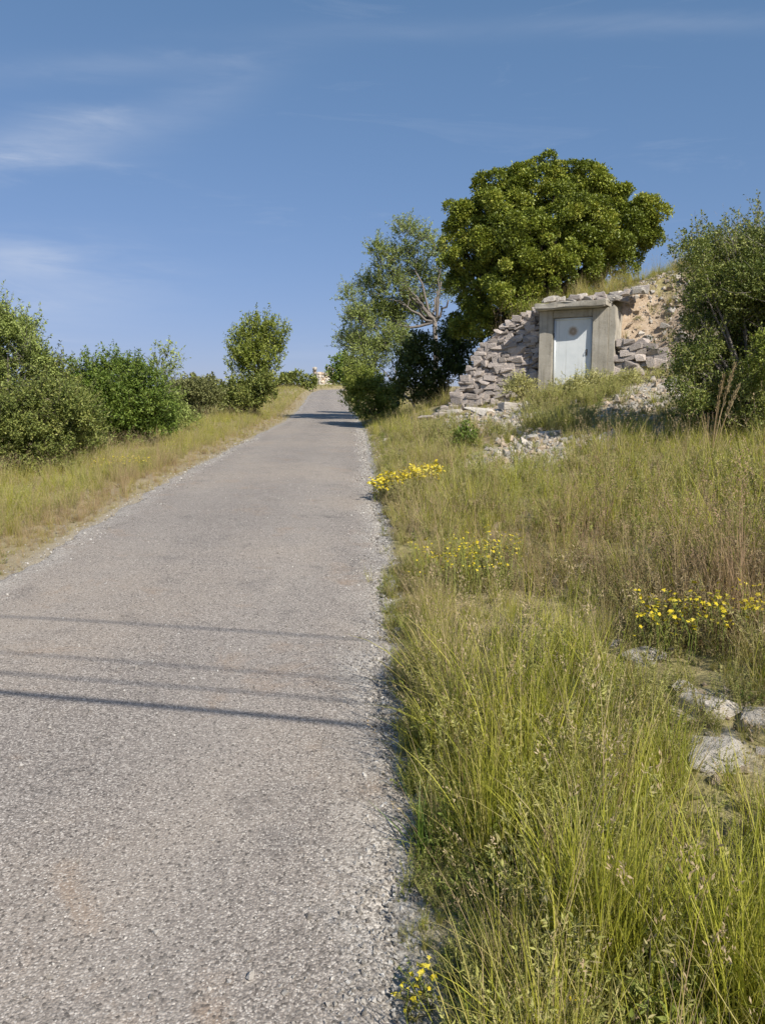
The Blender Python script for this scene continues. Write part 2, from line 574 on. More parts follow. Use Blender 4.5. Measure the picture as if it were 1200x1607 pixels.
def build_road():
    ys = np.concatenate([np.arange(-14, 0.8, 0.4), np.arange(0.8, 10, 0.04), np.arange(10, 26, 0.1), np.arange(26, 60, 0.4), np.arange(60, 116, 1.0)])
    t = np.concatenate([[0, .008, .02, .04], np.linspace(.07, .93, 34), [.96, .98, .992, 1]])
    Yg, Tg = np.meshgrid(ys, t, indexing='ij')
    L = road_l(ys) - road_edge_noise(ys, 0) - 0.03; R = road_r(ys) + road_edge_noise(ys, 1) + 0.04
    X = L[:, None] + (R - L)[:, None] * Tg
    ed = np.minimum(Tg, 1 - Tg) * RW
    Z = road_z(Yg) + 0.02 * (1 - (2 * Tg - 1) ** 2) + 0.004 * wav(X, Yg, 0.9, 6)
    Z = Z + 0.012 - 0.045 * sstep(ed, 0.06, 0.0)
    V = np.stack([X, Yg, Z], -1).reshape(-1, 3)
    ny, nx = X.shape
    i = np.arange(ny - 1)[:, None] * nx + np.arange(nx - 1)[None]
    Q = np.stack([i, i + 1, i + nx + 1, i + nx], -1).reshape(-1, 4)
    me = mesh_np('road', V, Q, {'ed': ed.ravel(), 'tt': Tg.ravel()}, True)
    m, g = new_mat('worn_asphalt')
    p = g.pos()
    nb = g.noise(p, 0.55, 4, 0.6)
    nm = g.noise(p, 3.5, 5, 0.6)
    warp = g.node('ShaderNodeVectorMath', {0: p, 1: g.node('ShaderNodeVectorMath', {0: g.noise(p, 90, 2, out='Color'), 3: 0.006}, operation='SCALE').outputs[0]}, operation='ADD').outputs[0]
    c1 = g.voro(warp, 120, 'Color'); d1 = g.voro(warp, 120, 'Distance')
    c2 = g.voro(warp, 200, 'Color'); d2 = g.voro(warp, 200, 'Distance')
    sep1 = g.node('ShaderNodeSeparateColor', {0: c1}); sep2 = g.node('ShaderNodeSeparateColor', {0: c2})
    chip = g.ramp(sep1.outputs[0], [(0.0, (0.13, 0.12, 0.112)), (0.35, (0.27, 0.245, 0.225)), (0.68, (0.39, 0.355, 0.322)), (0.88, (0.54, 0.505, 0.465)), (1.0, (0.74, 0.71, 0.66))])
    fine = g.ramp(sep2.outputs[1], [(0.0, (0.14, 0.13, 0.122)), (0.5, (0.30, 0.272, 0.25)), (0.85, (0.45, 0.415, 0.38)), (1.0, (0.68, 0.65, 0.61))])
    col = g.mix(0.45, chip, fine)
    # bitumen between the chips
    gap = g.map(d1, 0.42, 0.75)
    col = g.mix(g.math('MULTIPLY', gap, 0.5), col, (0.13, 0.12, 0.112))
    # broad wear: paler wheel tracks, tan dust, darker repairs
    tt = g.attr('tt')
    track = g.math('ADD', g.map(g.math('ABSOLUTE', g.math('SUBTRACT', tt, 0.25)), 0.16, 0.0), g.map(g.math('ABSOLUTE', g.math('SUBTRACT', tt, 0.74)), 0.16, 0.0))
    col = g.mix(g.math('MULTIPLY', track, 0.32), col, (0.40, 0.37, 0.335))
    col = g.mix(g.math('MULTIPLY', g.map(nb, 0.48, 0.66), 0.5), col, (0.40, 0.35, 0.295))
    col = g.mix(g.math('MULTIPLY', g.map(nb, 0.5, 0.3), 0.3), col, (0.22, 0.205, 0.195))
    rust = g.map(g.noise(p, 1.7, 6, 0.7, 0.6), 0.57, 0.74)
    col = g.mix(g.math('MULTIPLY', rust, 0.45), col, (0.36, 0.25, 0.16))
    dark = g.map(g.noise(p, 2.6, 6, 0.65, 0.4), 0.57, 0.72)
    col = g.mix(g.math('MULTIPLY', dark, 0.42), col, (0.12, 0.115, 0.115))
    # ragged pale gravel along both edges
    ed = g.math('ADD', g.attr('ed'), g.math('MULTIPLY', g.math('SUBTRACT', nm, 0.5), 0.55))
    col = g.mix(g.math('MULTIPLY', g.map(ed, 0.30, 0.02), 0.75), col, g.ramp(sep1.outputs[1], [(0.0, (0.14, 0.13, 0.12)), (0.45, (0.40, 0.38, 0.35)), (1.0, (0.72, 0.70, 0.66))]))
    crk = g.voro(g.node('ShaderNodeVectorMath', {0: p, 1: g.node('ShaderNodeVectorMath', {0: g.noise(p, 2.0, 4, out='Color'), 3: 0.9}, operation='SCALE').outputs[0]}, operation='ADD').outputs[0], 0.8, 'Distance', 'DISTANCE_TO_EDGE')
    crkm = g.math('MULTIPLY', g.map(crk, 0.010, 0.002), g.map(g.noise(p, 0.8, 3), 0.6, 0.7))
    col = g.mix(g.math('MULTIPLY', crkm, 0.6), col, (0.06, 0.055, 0.05))
    sp = g.map(sep2.outputs[2], 0.90, 0.97)
    col = g.mix(g.math('MULTIPLY', sp, 0.6), col, (0.80, 0.77, 0.72))
    spd = g.map(sep1.outputs[2], 0.14, 0.05)
    col = g.mix(g.math('MULTIPLY', spd, 0.7), col, (0.07, 0.065, 0.06))
    col = g.mix(1.0, col, (0.885, 0.855, 0.825), 'MULTIPLY')
    h = g.math('ADD', g.math('MULTIPLY', g.math('SUBTRACT', 1.0, d1), 0.7), g.math('MULTIPLY', g.math('SUBTRACT', 1.0, d2), 0.3))
    h = g.math('SUBTRACT', h, g.math('MULTIPLY', crkm, 1.2))
    g.out(g.bsdf(col, 0.85, g.bump(h, 0.5, 0.008), 0.25))
    tag(obj('road', me, m), kind='structure')


build_road()


# ------------------------------------------------------------------ stones
def rock_mesh(name, n=15, box=(1, 1, 1), seed=0, power=0.55):
    r = random.Random(seed)
    bm = bmesh.new()
    for _ in range(n):
        p = [math.copysign(abs(r.uniform(-1, 1)) ** power, r.uniform(-1, 1)) * 0.5 for _ in range(3)]
        bm.verts.new((p[0] * box[0], p[1] * box[1], p[2] * box[2]))
    res = bmesh.ops.convex_hull(bm, input=bm.verts)
    junk = [e for e in res['geom_interior'] if isinstance(e, bmesh.types.BMVert)]
    if junk: bmesh.ops.delete(bm, geom=junk, context='VERTS')
    loose = [v for v in bm.verts if not v.link_faces]
    if loose: bmesh.ops.delete(bm, geom=loose, context='VERTS')
    # unit size
    co = np.array([v.co for v in bm.verts])
    lo, hi = co.min(0), co.max(0)
    for v in bm.verts:
        v.co = Vector(((np.array(v.co) - lo) / (hi - lo) - 0.5) * np.array(box))
    bmesh.ops.recalc_face_normals(bm, faces=bm.faces)
    me = bpy.data.meshes.new(name); bm.to_mesh(me); bm.free()
    return me


WALL_ROCKS = [rock_mesh('stone', 24, seed=100 + i, power=0.52) for i in range(18)]
for me in WALL_ROCKS: me.materials.append(M['stone'])
PALE_ROCKS = [rock_mesh('rock', 24, seed=200 + i, power=0.7) for i in range(8)]
for me in PALE_ROCKS: me.materials.append(M['stone_pale'])
WARM_ROCKS = [rock_mesh('rock', 16, seed=300 + i, power=0.6) for i in range(6)]
for me in WARM_ROCKS: me.materials.append(M['stone_warm'])


def w3(s, q, z):
    P = np.array([BX, BY]) + s * EV - q * NV
    return Vector((P[0], P[1], z))


ROTW = math.atan2(EV[1], EV[0]) + math.pi          # local +X along the front towards its right


def stone(parent, s, q, z, size, tilt=0.0, meshes=WALL_ROCKS, name='stone'):
    o = bpy.data.objects.new(name, random.choice(meshes))
    COL.objects.link(o)
    o.parent = parent
    o.matrix_parent_inverse = Matrix.Translation(-Vector(parent.location)) if parent.rotation_euler.z == 0 else Matrix()
    o.location = w3(s, q, z)
    flip = random.choice((0, math.pi))
    o.rotation_euler = (random.uniform(-.12, .12) + flip, random.uniform(-.1, .1) + tilt, ROTW + random.uniform(-.12, .12) + random.choice((0, math.pi)))
    o.scale = tuple(c * f for c, f in zip(size, (1.22, 1.0, 1.34)))
    return o


def htop(s): return float(np.interp(s, S_K, H_K))


def core_mesh(name, s0, s1, q, depth, zb, zt_fn, n=10):
    acc = Acc()
    ss = np.linspace(s0, s1, n)
    V = []
    for s in ss:
        zt = zt_fn(s)
        for (qq, z) in ((q, zb(s)), (q + 0.06, zt), (q + depth, zt), (q + depth, zb(s))):
            V.append(w3(s, qq, z))
    V = np.array([tuple(v) for v in V])
    Q = []
    for i in range(n - 1):
        for j in range(4):
            a = i * 4 + j; b = i * 4 + (j + 1) % 4
            Q.append((a, b, b + 4, a + 4))
    Q += [(0, 1, 2, 3), ((n - 1) * 4 + 3, (n - 1) * 4 + 2, (n - 1) * 4 + 1, (n - 1) * 4)]
    acc.add(V, Q)
    return acc.mesh(name)


def build_walls():
    mcore, g = new_mat('earth_packing')
    nz = g.noise(g.pos(), 12, 5)
    g.out(g.bsdf(g.ramp(nz, [(0.3, (0.12, 0.10, 0.085)), (0.7, (0.28, 0.24, 0.2))]), 0.95, g.bump(nz, 0.8, 0.05)))

    def zb(s):
        p = w3(s, 0.1, 0); return gz(p.x, p.y) - 0.25
    # long wall left of the doorway
    root = empty('dry_stone_wall', w3(2.6, 0.3, zb(2.6)))
    tag(root, 'tall grey dry stone wall sloping down from the left of the concrete doorway', 'stone wall')
    co = obj('wall_core', core_mesh('wall_core', FW + 0.02, 3.75, 0.36, 0.5, zb, lambda s: htop(s) - 0.12, 14), mcore)
    co.parent = root; co.matrix_parent_inverse = Matrix.Translation(-root.location)
    z = 1.2
    row = 0
    while z < 4.1:
        ch = random.uniform(0.07, 0.115)
        s = FW + 0.02 + random.uniform(-0.02, 0.1)
        while s < 4.0:
            w = random.uniform(0.12, 0.27) * (1.1 if z < 2.4 else 1.0)
            sm = s + w / 2
            zt = htop(sm)
            zc = z + ch / 2 + 0.035 * math.sin(sm * 3.1 + row)
            if zc - ch * 0.3 < zt and zc > zb(sm) + 0.1:
                hh = ch * random.uniform(0.98, 1.28)
                if random.random() < 0.16 and zc + ch < zt: hh *= 1.45
                if random.random() < 0.13:       # two thin ones instead of one
                    stone(root, sm, 0.31 + 0.05 * (zc - 2) + random.uniform(-.03, .04), zc - ch * .25, (w * 1.04, 0.26, hh * .55))
                    stone(root, sm, 0.31 + 0.05 * (zc - 2) + random.uniform(-.03, .04), zc + ch * .25, (w * 1.04, 0.26, hh * .55))
                else:
                    stone(root, sm, 0.31 + 0.05 * (zc - 2) + random.uniform(-.045, .04), zc, (w * random.uniform(.98, 1.12), random.uniform(.22, .32), hh))
            s += w
        z += ch; row += 1
    # coping, loosely piled along the sloping top
    s = FW + 0.05
    while s < 3.9:
        w = random.uniform(0.12, 0.22)
        for q in (0.38, 0.58):
            stone(root, s + w / 2, q + random.uniform(-.04, .04), htop(s + w / 2) + random.uniform(-0.03, 0.06), (w * 1.1, 0.26, random.uniform(0.08, 0.13)),
                  tilt=-0.25 if s > 2.4 else 0.0)
        s += w
    # a few tumbled from its low end
    for _ in range(16):
        ss = random.uniform(3.5, 4.3); q = random.uniform(-0.5, 0.4); p = w3(ss, q, 0)
        k = random.uniform(.12, .26)
        stone(root, ss, q, gz(p.x, p.y) + k * .15, (k * 1.2, k, k * .6))

    # short wall right of the doorway
    root2 = empty('dry_stone_wall', w3(-0.6, 0.1, zb(-0.6)))
    tag(root2, 'short low dry stone wall between the concrete doorway and the bare tan earth bank', 'stone wall')
    top2 = lambda s: float(np.interp(s, [-1.5, -1.25, -1.0, -0.6, -0.1], [2.55, 2.9, 3.02, 3.12, 3.2]))
    co = obj('wall_core', core_mesh('wall_core', -1.4, -0.30, 0.28, 0.6, zb, lambda s: top2(s) - 0.1, 6), mcore)
    co.parent = root2; co.matrix_parent_inverse = Matrix.Translation(-root2.location)
    z = 2.0; row = 0
    while z < 3.15:
        ch = random.uniform(0.10, 0.16)
        s = -1.5
        while s < -0.32:
            w = random.uniform(0.17, 0.3)
            sm = s + w / 2; zc = z + ch / 2
            if zc < top2(sm) and sm < -0.2:
                stone(root2, sm, 0.2 + random.uniform(-.05, .04), zc, (w * 1.04, 0.3, ch * random.uniform(.98, 1.2)))
            s += w
        z += ch
    # rough stones heaped on the roof of the doorway
    root3 = empty('stone_heap', w3(0.7, 0.4, 3.9))
    tag(root3, 'rough pale stones heaped along the flat roof of the concrete doorway', 'stone heap')
    for _ in range(64):
        s = random.uniform(-0.75, FW - 0.05); q = random.uniform(0.18, 0.95)
        k = random.uniform(.1, .2)
        stone(root3, s, q, (4.05 if s > -0.1 else htop(s) - 0.02) + 0.11 * random.random() + 0.14 * (q - .18) * (1 if s < 1.0 else .4), (k * 1.35, k, k * .55), random.uniform(-.2, .2),
              random.choice((WALL_ROCKS, PALE_ROCKS, PALE_ROCKS)))


build_walls()


def build_doorway():
    m, g = new_mat('weathered_concrete')
    p = g.coord('Object')
    n1 = g.noise(p, 2.2, 6, 0.6); n2 = g.noise(p, 22, 5, 0.65)
    mp = g.node('ShaderNodeMapping', {'Vector': p, 'Scale': (9, 9, 0.7)}).outputs[0]
    streak = g.noise(mp, 1.6, 5, 0.6)
    col = g.ramp(n1, [(0.3, (0.31, 0.285, 0.235)), (0.55, (0.41, 0.38, 0.32)), (0.75, (0.51, 0.48, 0.42))])
    col = g.mix(g.math('MULTIPLY', g.map(streak, 0.52, 0.7), 0.5), col, (0.17, 0.15, 0.12))
    col = g.mix(g.math('MULTIPLY', g.map(n2, 0.55, 0.7), 0.4), col, (0.48, 0.46, 0.41))
    col = g.mix(g.math('MULTIPLY', g.map(n2, 0.42, 0.3), 0.5), col, (0.14, 0.13, 0.10))
    g.out(g.bsdf(col, 0.92, g.bump(g.math('ADD', n1, g.math('MULTIPLY', n2, .5)), 0.6, 0.02), 0.2))
    md, g = new_mat('painted_door')
    p = g.coord('Object')
    n1 = g.noise(p, 3.0, 5, 0.6); n2 = g.noise(p, 30, 5, 0.65)
    col = g.ramp(n1, [(0.3, (0.63, 0.675, 0.69)), (0.7, (0.75, 0.78, 0.785))])
    sep = g.node('ShaderNodeSeparateXYZ', {0: p})
    x, z = sep.outputs[0], sep.outputs[2]
    # round rust stain near the top, darker round its middle, and a run below it
    dx = g.math('SUBTRACT', x, -0.02); dz = g.math('SUBTRACT', z, 1.43)
    dd = g.math('SQRT', g.math('ADD', g.math('MULTIPLY', dx, dx), g.math('MULTIPLY', dz, dz)))
    dd = g.math('ADD', dd, g.math('MULTIPLY', g.math('SUBTRACT', n2, .5), 0.06))
    halo = g.map(dd, 0.135, 0.07)
    col = g.mix(g.math('MULTIPLY', halo, 0.7), col, (0.40, 0.27, 0.13))
    ring = g.math('MULTIPLY', g.map(dd, 0.095, 0.07), g.map(dd, 0.01, 0.035))
    col = g.mix(g.math('MULTIPLY', ring, 0.4), col, (0.20, 0.105, 0.045))
    drip = g.math('MULTIPLY', g.map(g.noise(g.node('ShaderNodeMapping', {'Vector': p, 'Scale': (16, 1, 0.9)}).outputs[0], 1.0, 4), 0.58, 0.72), 0.5)
    col = g.mix(drip, col, (0.45, 0.46, 0.44))
    low = g.math('MULTIPLY', g.map(g.math('ADD', z, g.math('MULTIPLY', n1, .5)), 0.75, 0.3), 0.65)
    col = g.mix(low, col, (0.55, 0.52, 0.40))
    col = g.mix(g.math('MULTIPLY', g.map(n2, 0.66, 0.74), 0.55), col, (0.28, 0.18, 0.10))
    g.out(g.bsdf(col, 0.55, g.bump(n2, 0.15, 0.01), 0.35))
    miron, g = new_mat('dark_iron')
    g.out(g.bsdf(g.ramp(g.noise(g.coord(), 30, 4), [(0.3, (0.05, 0.045, 0.04)), (0.7, (0.15, 0.11, 0.08))]), 0.6, None, .4, .3))

    zb = 1.95
    c = w3(FW / 2, 0, zb)
    root = empty('concrete_doorway', c, ROTW)
    tag(root, 'small weathered concrete doorway with a pale blue metal door set in the stone bank', 'doorway')
    # local: x to the right, y into the hill, z up from the threshold
    HW = FW / 2
    H = 3.86 - zb

    def box(name, x0, x1, y0, y1, z0, z1, mat, bev=0.012, par=root, cuts=6, rough=0.006):
        def f(bm):
            r = bmesh.ops.create_cube(bm, size=1)
            for v in bm.verts:
                v.co = Vector((x0 + (v.co.x + .5) * (x1 - x0), y0 + (v.co.y + .5) * (y1 - y0), z0 + (v.co.z + .5) * (z1 - z0)))
            if cuts:
                bmesh.ops.subdivide_edges(bm, edges=bm.edges[:], cuts=cuts, use_grid_fill=True)
            if rough:
                for v in bm.verts:
                    a = np.array([v.co.x, v.co.z + v.co.y])
                    v.co += Vector((0.8 * wav(a[0] + 3, a[1], .22, 1), wav(a[0], a[1] + 1, .25, 2), 0.8 * wav(a[0] + 7, a[1], .2, 4))) * rough
            if bev:
                es = [e for e in bm.edges if e.is_manifold and e.calc_face_angle(0) > 1.0]
                bmesh.ops.bevel(bm, geom=es, offset=bev, segments=2, affect='EDGES')
        return obj(name, bm_mesh(name, f), mat, par)
    dl, dr = -HW + 0.32, HW - 0.36           # door opening
    box('left_jamb', -HW, dl, 0.0, 0.55, -0.4, H, m)
    box('right_jamb', dr, HW, 0.0, 0.95, -0.4, H, m)
    box('lintel', dl + .002, dr - .002, 0.012, 0.5, H - 0.17, H - .003, m)
    # flat roof, a little oversailing
    box('roof_slab', -HW - 0.05, HW - 0.01, -0.30, 0.9, H + 0.003, H + 0.145, m, 0.025, rough=0.02)
    box('threshold', dl - .05, dr + .05, -0.1, 0.4, -0.38, 0.0, m)
    door = box('door', dl + 0.012, dr - 0.012, 0.085, 0.125, 0.01, H - 0.18, md, 0.004, rough=0)
    w = 0.045
    x0, x1, z0, z1 = dl + 0.012, dr - 0.012, 0.01, H - 0.18
    fr = Acc()
    def addbox(a, lo, hi):
        lo = np.array(lo); hi = np.array(hi)
        V = np.array([[(lo, hi)[i][0], (lo, hi)[j][1], (lo, hi)[k][2]] for i in (0, 1) for j in (0, 1) for k in (0, 1)])
        a.add(V, [(0, 1, 3, 2), (4, 6, 7, 5), (0, 4, 5, 1), (2, 3, 7, 6), (0, 2, 6, 4), (1, 5, 7, 3)])
    addbox(fr, (x0, .068, z0 + w), (x0 + w, .0835, z1 - w)); addbox(fr, (x1 - w, .068, z0 + w), (x1, .0835, z1 - w))
    addbox(fr, (x0, .066, z1 - w + .001), (x1, .0835, z1)); addbox(fr, (x0, .066, z0), (x1, .0835, z0 + w - .001))
    obj('door_rim', fr.mesh('door_rim'), md, door)
    hd = Acc()
    addbox(hd, (x1 - 0.128, 0.072, 0.88), (x1 - 0.102, 0.0835, 1.02))
    tube(hd, [(x1 - 0.115, 0.072, 0.93), (x1 - 0.115, 0.045, 0.93), (x1 - 0.115, 0.042, 0.98), (x1 - 0.115, 0.072, 0.99)], [.007] * 4, 6)
    obj('handle', hd.mesh('handle'), miron, door)
    for z in (0.35, 1.35):
        h = Acc(); tube(h, [(x0 + .004, .062, z - .05), (x0 + .004, .062, z + .05)], [.012, .012], 8)
        obj('hinge', h.mesh('hinge'), miron, door)
    # side wall, roughly rendered, running back into the bank on the right
    def wing(bm):
        ys = np.linspace(0.03, 1.2, 9); zs = np.linspace(-0.3, 1, 12)
        grid = []
        for y in ys:
            colv = []
            for k, z in enumerate(zs):
                top = H + 0.02 - 0.22 * max(0, y - 0.15)
                zz = z if z < 0 else z * top
                colv.append([bm.verts.new((HW + 0.004 + dx + 0.02 * (1 if dx else 0) * wav(np.array(y * 5), np.array(zz), .4, 2), y, zz)) for dx in (0.0, 0.13)])
            grid.append(colv)
        for i in range(len(ys) - 1):
            for k in range(len(zs) - 1):
                bm.faces.new([grid[i][k][1], grid[i + 1][k][1], grid[i + 1][k + 1][1], grid[i][k + 1][1]])
                bm.faces.new([grid[i][k][0], grid[i][k + 1][0], grid[i + 1][k + 1][0], grid[i + 1][k][0]])
            bm.faces.new([grid[i][-1][0], grid[i][-1][1], grid[i + 1][-1][1], grid[i + 1][-1][0]])
            bm.faces.new([grid[i][0][0], grid[i + 1][0][0], grid[i + 1][0][1], grid[i][0][1]])
        for k in range(len(zs) - 1):
            bm.faces.new([grid[0][k][0], grid[0][k][1], grid[0][k + 1][1], grid[0][k + 1][0]])
            bm.faces.new([grid[-1][k][1], grid[-1][k][0], grid[-1][k + 1][0], grid[-1][k + 1][1]])
    obj('side_wall', bm_mesh('side_wall', wing), m, root)


build_doorway()


# ------------------------------------------------------------------ trees and shrubs
def leaves(acc, P, D, Nn, L, Wd, rnd):
    """one four-cornered leaf per row, folded a little along its midrib"""
    n = len(P)
    D = norm(D); S = norm(np.cross(D, Nn)); U = np.cross(S, D)
    L = np.broadcast_to(L, (n,))[:, None]; Wd = np.broadcast_to(Wd, (n,))[:, None]
    a = P
    b = P + D * L * .45 + S * Wd * .5 + U * Wd * .18
    c = P + D * L - U * L * .12
    d = P + D * L * .45 - S * Wd * .5 + U * Wd * .18
    V = np.stack([a, b, c, d], 1).reshape(-1, 3)
    i = np.arange(n)[:, None] * 4
    acc.add(V, None, np.concatenate([i + np.array([[0, 1, 2]]), i + np.array([[0, 2, 3]])]), rnd=np.repeat(rnd, 4))


def rdir(n, up=0.0):
    d = norm(RNG.normal(size=(n, 3)))
    d[:, 2] += up
    return norm(d)


def crown_lobes(lobes, Y, depth=0.9, dj=0.0):
    """lobes (px, py, radius px[, dY]) of the photograph -> centres and radii in metres at distance Y"""
    C, R = [], []
    for lb in lobes:
        dy = lb[3] if len(lb) > 3 else RNG.uniform(-dj, dj)
        c = at(lb[0], lb[1], Y + dy)
        C.append(c); R.append(lb[2] / FPX * np.linalg.norm(c - CAM) * .985)
    return np.array(C), np.array(R)


def clump_leaves(acc, C, R, n_clump, cr, lai, L, Wd, up=0.25, inner=0.25, flat=0.75, jitter=0.14, bottom=-0.55):
    """leafy clumps over every lobe: the crown's outline is uneven, its clumps light and dark by themselves"""
    area = R ** 2
    n_leaf = lai * 4 * math.pi * area.sum() * .6 / (L * Wd * .5 * n_clump)
    for c, r, a in zip(C, R, area / area.sum()):
        k = max(3, int(n_clump * a))
        dirs = rdir(k * 3, 0.15); dirs = dirs[dirs[:, 2] > bottom][:k]
        rad = r * RNG.uniform(0.62, 0.98, len(dirs))
        rad[: int(len(dirs) * inner)] *= RNG.uniform(.3, .8, int(len(dirs) * inner))
        cc = c + dirs * rad[:, None] * np.array([1, .95, 1])
        for q, d0 in zip(cc, dirs):
            crr = cr * RNG.uniform(.6, 1.25)
            m = max(6, int(n_leaf * (crr / cr) ** 2))
            d = rdir(m, up * .5) + d0 * .35
            d = norm(d)
            P = q + d * crr * (RNG.uniform(.35, 1.0, m) ** .6)[:, None] * np.array([1, 1, flat])
            P += RNG.normal(scale=jitter * crr, size=P.shape)
            D = norm(d * .8 + RNG.normal(scale=.55, size=d.shape) + np.array([0, 0, up * .4]))
            Nn = norm(d * .6 + RNG.normal(scale=.5, size=d.shape) + np.array([0, 0, .7]))
            tone = np.clip(RNG.uniform(.25, .75) + RNG.normal(scale=.2, size=m), 0, 1)
            s = RNG.uniform(.65, 1.25, m)
            leaves(acc, P, D, Nn, L * s, Wd * s, tone)


def shoot_leaves(acc, wood, C, R, n_shoot, length, per, L, Wd, up=0.6, rad=0.004, spread=1.0, start=0.55, wander=.25, tone_shift=0.0):
    """leafy shoots that start inside the lobes and break their outline"""
    pr = R ** 2 / (R ** 2).sum()
    idx = RNG.choice(len(C), n_shoot, p=pr)
    for i in idx:
        d0 = rdir(1, .3)[0]
        if d0[2] < -.5: d0[2] *= -1
        p = C[i] + d0 * R[i] * RNG.uniform(start * .5, start + .25)
        ln = length * RNG.uniform(.5, 1.25)
        d = norm(d0 * spread + np.array([0, 0, up]) + RNG.normal(scale=.3, size=3))
        pts = [p]
        for s in range(4):
            d = norm(d + RNG.normal(scale=wander, size=3) * .5 + np.array([0, 0, .05]))
            pts.append(pts[-1] + d * ln / 4)
        pts = np.array(pts)
        if wood is not None: tube(wood, pts, np.linspace(rad, rad * .35, 5), 3)
        m = max(4, int(per * RNG.uniform(.6, 1.3)))
        t = RNG.uniform(.12, 1.0, m) * 3.999
        k = t.astype(int); f = (t - k)[:, None]
        P = pts[k] * (1 - f) + pts[k + 1] * f
        D = norm(norm(pts[k + 1] - pts[k]) * .6 + RNG.normal(scale=.75, size=P.shape))
        P = P + D * .008
        Nn = rdir(m, 1.0)
        s = RNG.uniform(.6, 1.25, m)
        leaves(acc, P, D, Nn, L * s, Wd * s, np.clip(RNG.uniform(.3, .8) + tone_shift + RNG.normal(scale=.18, size=m), 0, 1))


def limbs(acc, base, C, R, r0, n_extra=0, wob=.12, k=6, join=None, reach=.9):
    """tapered limbs from the base, through a shared fork, into every lobe"""
    base = np.asarray(base, float)
    fork = np.asarray(join if join is not None else base + (C.mean(0) - base) * .35, float)
    P = np.linspace(base - np.array([0, 0, .25]), fork, 6)
    P[1:-1] += RNG.normal(scale=wob * .4, size=(4, 3)) * [1, 1, .2]
    tube(acc, P, np.linspace(r0 * 1.25, r0 * .8, 6), max(k, 8))
    for c, r in zip(C, R):
        e = c + rdir(1, .3)[0] * r * .3
        mid = (fork + e) / 2 + RNG.normal(scale=wob, size=3) + np.array([0, 0, -.05])
        t = np.linspace(0, 1, 8)[:, None]
        Q = (1 - t) ** 2 * fork + 2 * t * (1 - t) * mid + t ** 2 * (fork + (e - fork) * reach)
        Q[1:] += RNG.normal(scale=wob * .15, size=(7, 3))
        tube(acc, Q, np.linspace(r0 * .55, r0 * .08, 8), k)
        for _ in range(n_extra):
            j = RNG.integers(3, 7); e2 = Q[j] + rdir(1, .5)[0] * r * RNG.uniform(.5, 1.0)
            m2 = (Q[j] + e2) / 2 + RNG.normal(scale=wob * .4, size=3)
            Q2 = (1 - t) ** 2 * Q[j] + 2 * t * (1 - t) * m2 + t ** 2 * e2
            tube(acc, Q2, np.linspace(r0 * .2, r0 * .03, 8), 4)


def make_tree(name, label, cat, base, crown_fn, wood_fn, leaf_mat, bark, group=None, wood_name='trunk'):
    root = empty(name, base)
    tag(root, label, cat, group)
    A = Acc(); Wd = Acc(); Tw = Acc()
    wood_fn(Wd)
    crown_fn(A, Tw)
    off = np.asarray(base, float)
    for acc in (A, Wd, Tw): acc.v = [v - off for v in acc.v]
    if Wd.n: tag(obj(wood_name, Wd.mesh(wood_name, True), bark, root), kind='stuff' if wood_name == 'stem' else None)
    if Tw.n: tag(obj('twigs', Tw.mesh('twigs', True), bark, root), kind='stuff')
    tag(obj('crown', A.mesh('crown'), leaf_mat, root), kind='stuff')
    return root


M['oak'] = plant_mat('oak_leaf', [(0.0, (0.091, 0.116, 0.018)), (0.45, (0.194, 0.243, 0.032)), (0.8, (0.327, 0.362, 0.054)), (1.0, (0.442, 0.425, 0.082))], 0.22, 0.45, 0.35)
M['olive'] = plant_mat('grey_green_leaf', [(0.0, (0.151, 0.195, 0.054)), (0.5, (0.281, 0.345, 0.092)), (1.0, (0.476, 0.551, 0.184))], 0.28, 0.55, 0.25)
M['dark'] = plant_mat('dark_leaf', [(0.0, (0.045, 0.066, 0.019)), (0.5, (0.091, 0.129, 0.032)), (1.0, (0.163, 0.207, 0.056))], 0.22, 0.5, 0.3)
M['fresh'] = plant_mat('fresh_leaf', [(0.0, (0.086, 0.143, 0.029)), (0.5, (0.163, 0.242, 0.042)), (1.0, (0.288, 0.358, 0.075))], 0.32, 0.5, 0.3)
M['fresh2'] = plant_mat('light_leaf', [(0.0, (0.135, 0.179, 0.031)), (0.5, (0.254, 0.308, 0.056)), (1.0, (0.405, 0.438, 0.111))], 0.35, 0.5, 0.25)
M['brownish'] = plant_mat('brownish_leaf', [(0.0, (0.106, 0.110, 0.047)), (0.5, (0.194, 0.210, 0.079)), (1.0, (0.317, 0.320, 0.143))], 0.25, 0.6, 0.2)
M['mid'] = plant_mat('mid_leaf', [(0.0, (0.097, 0.135, 0.030)), (0.5, (0.195, 0.235, 0.059)), (1.0, (0.392, 0.404, 0.118))], 0.28, 0.5, 0.3)


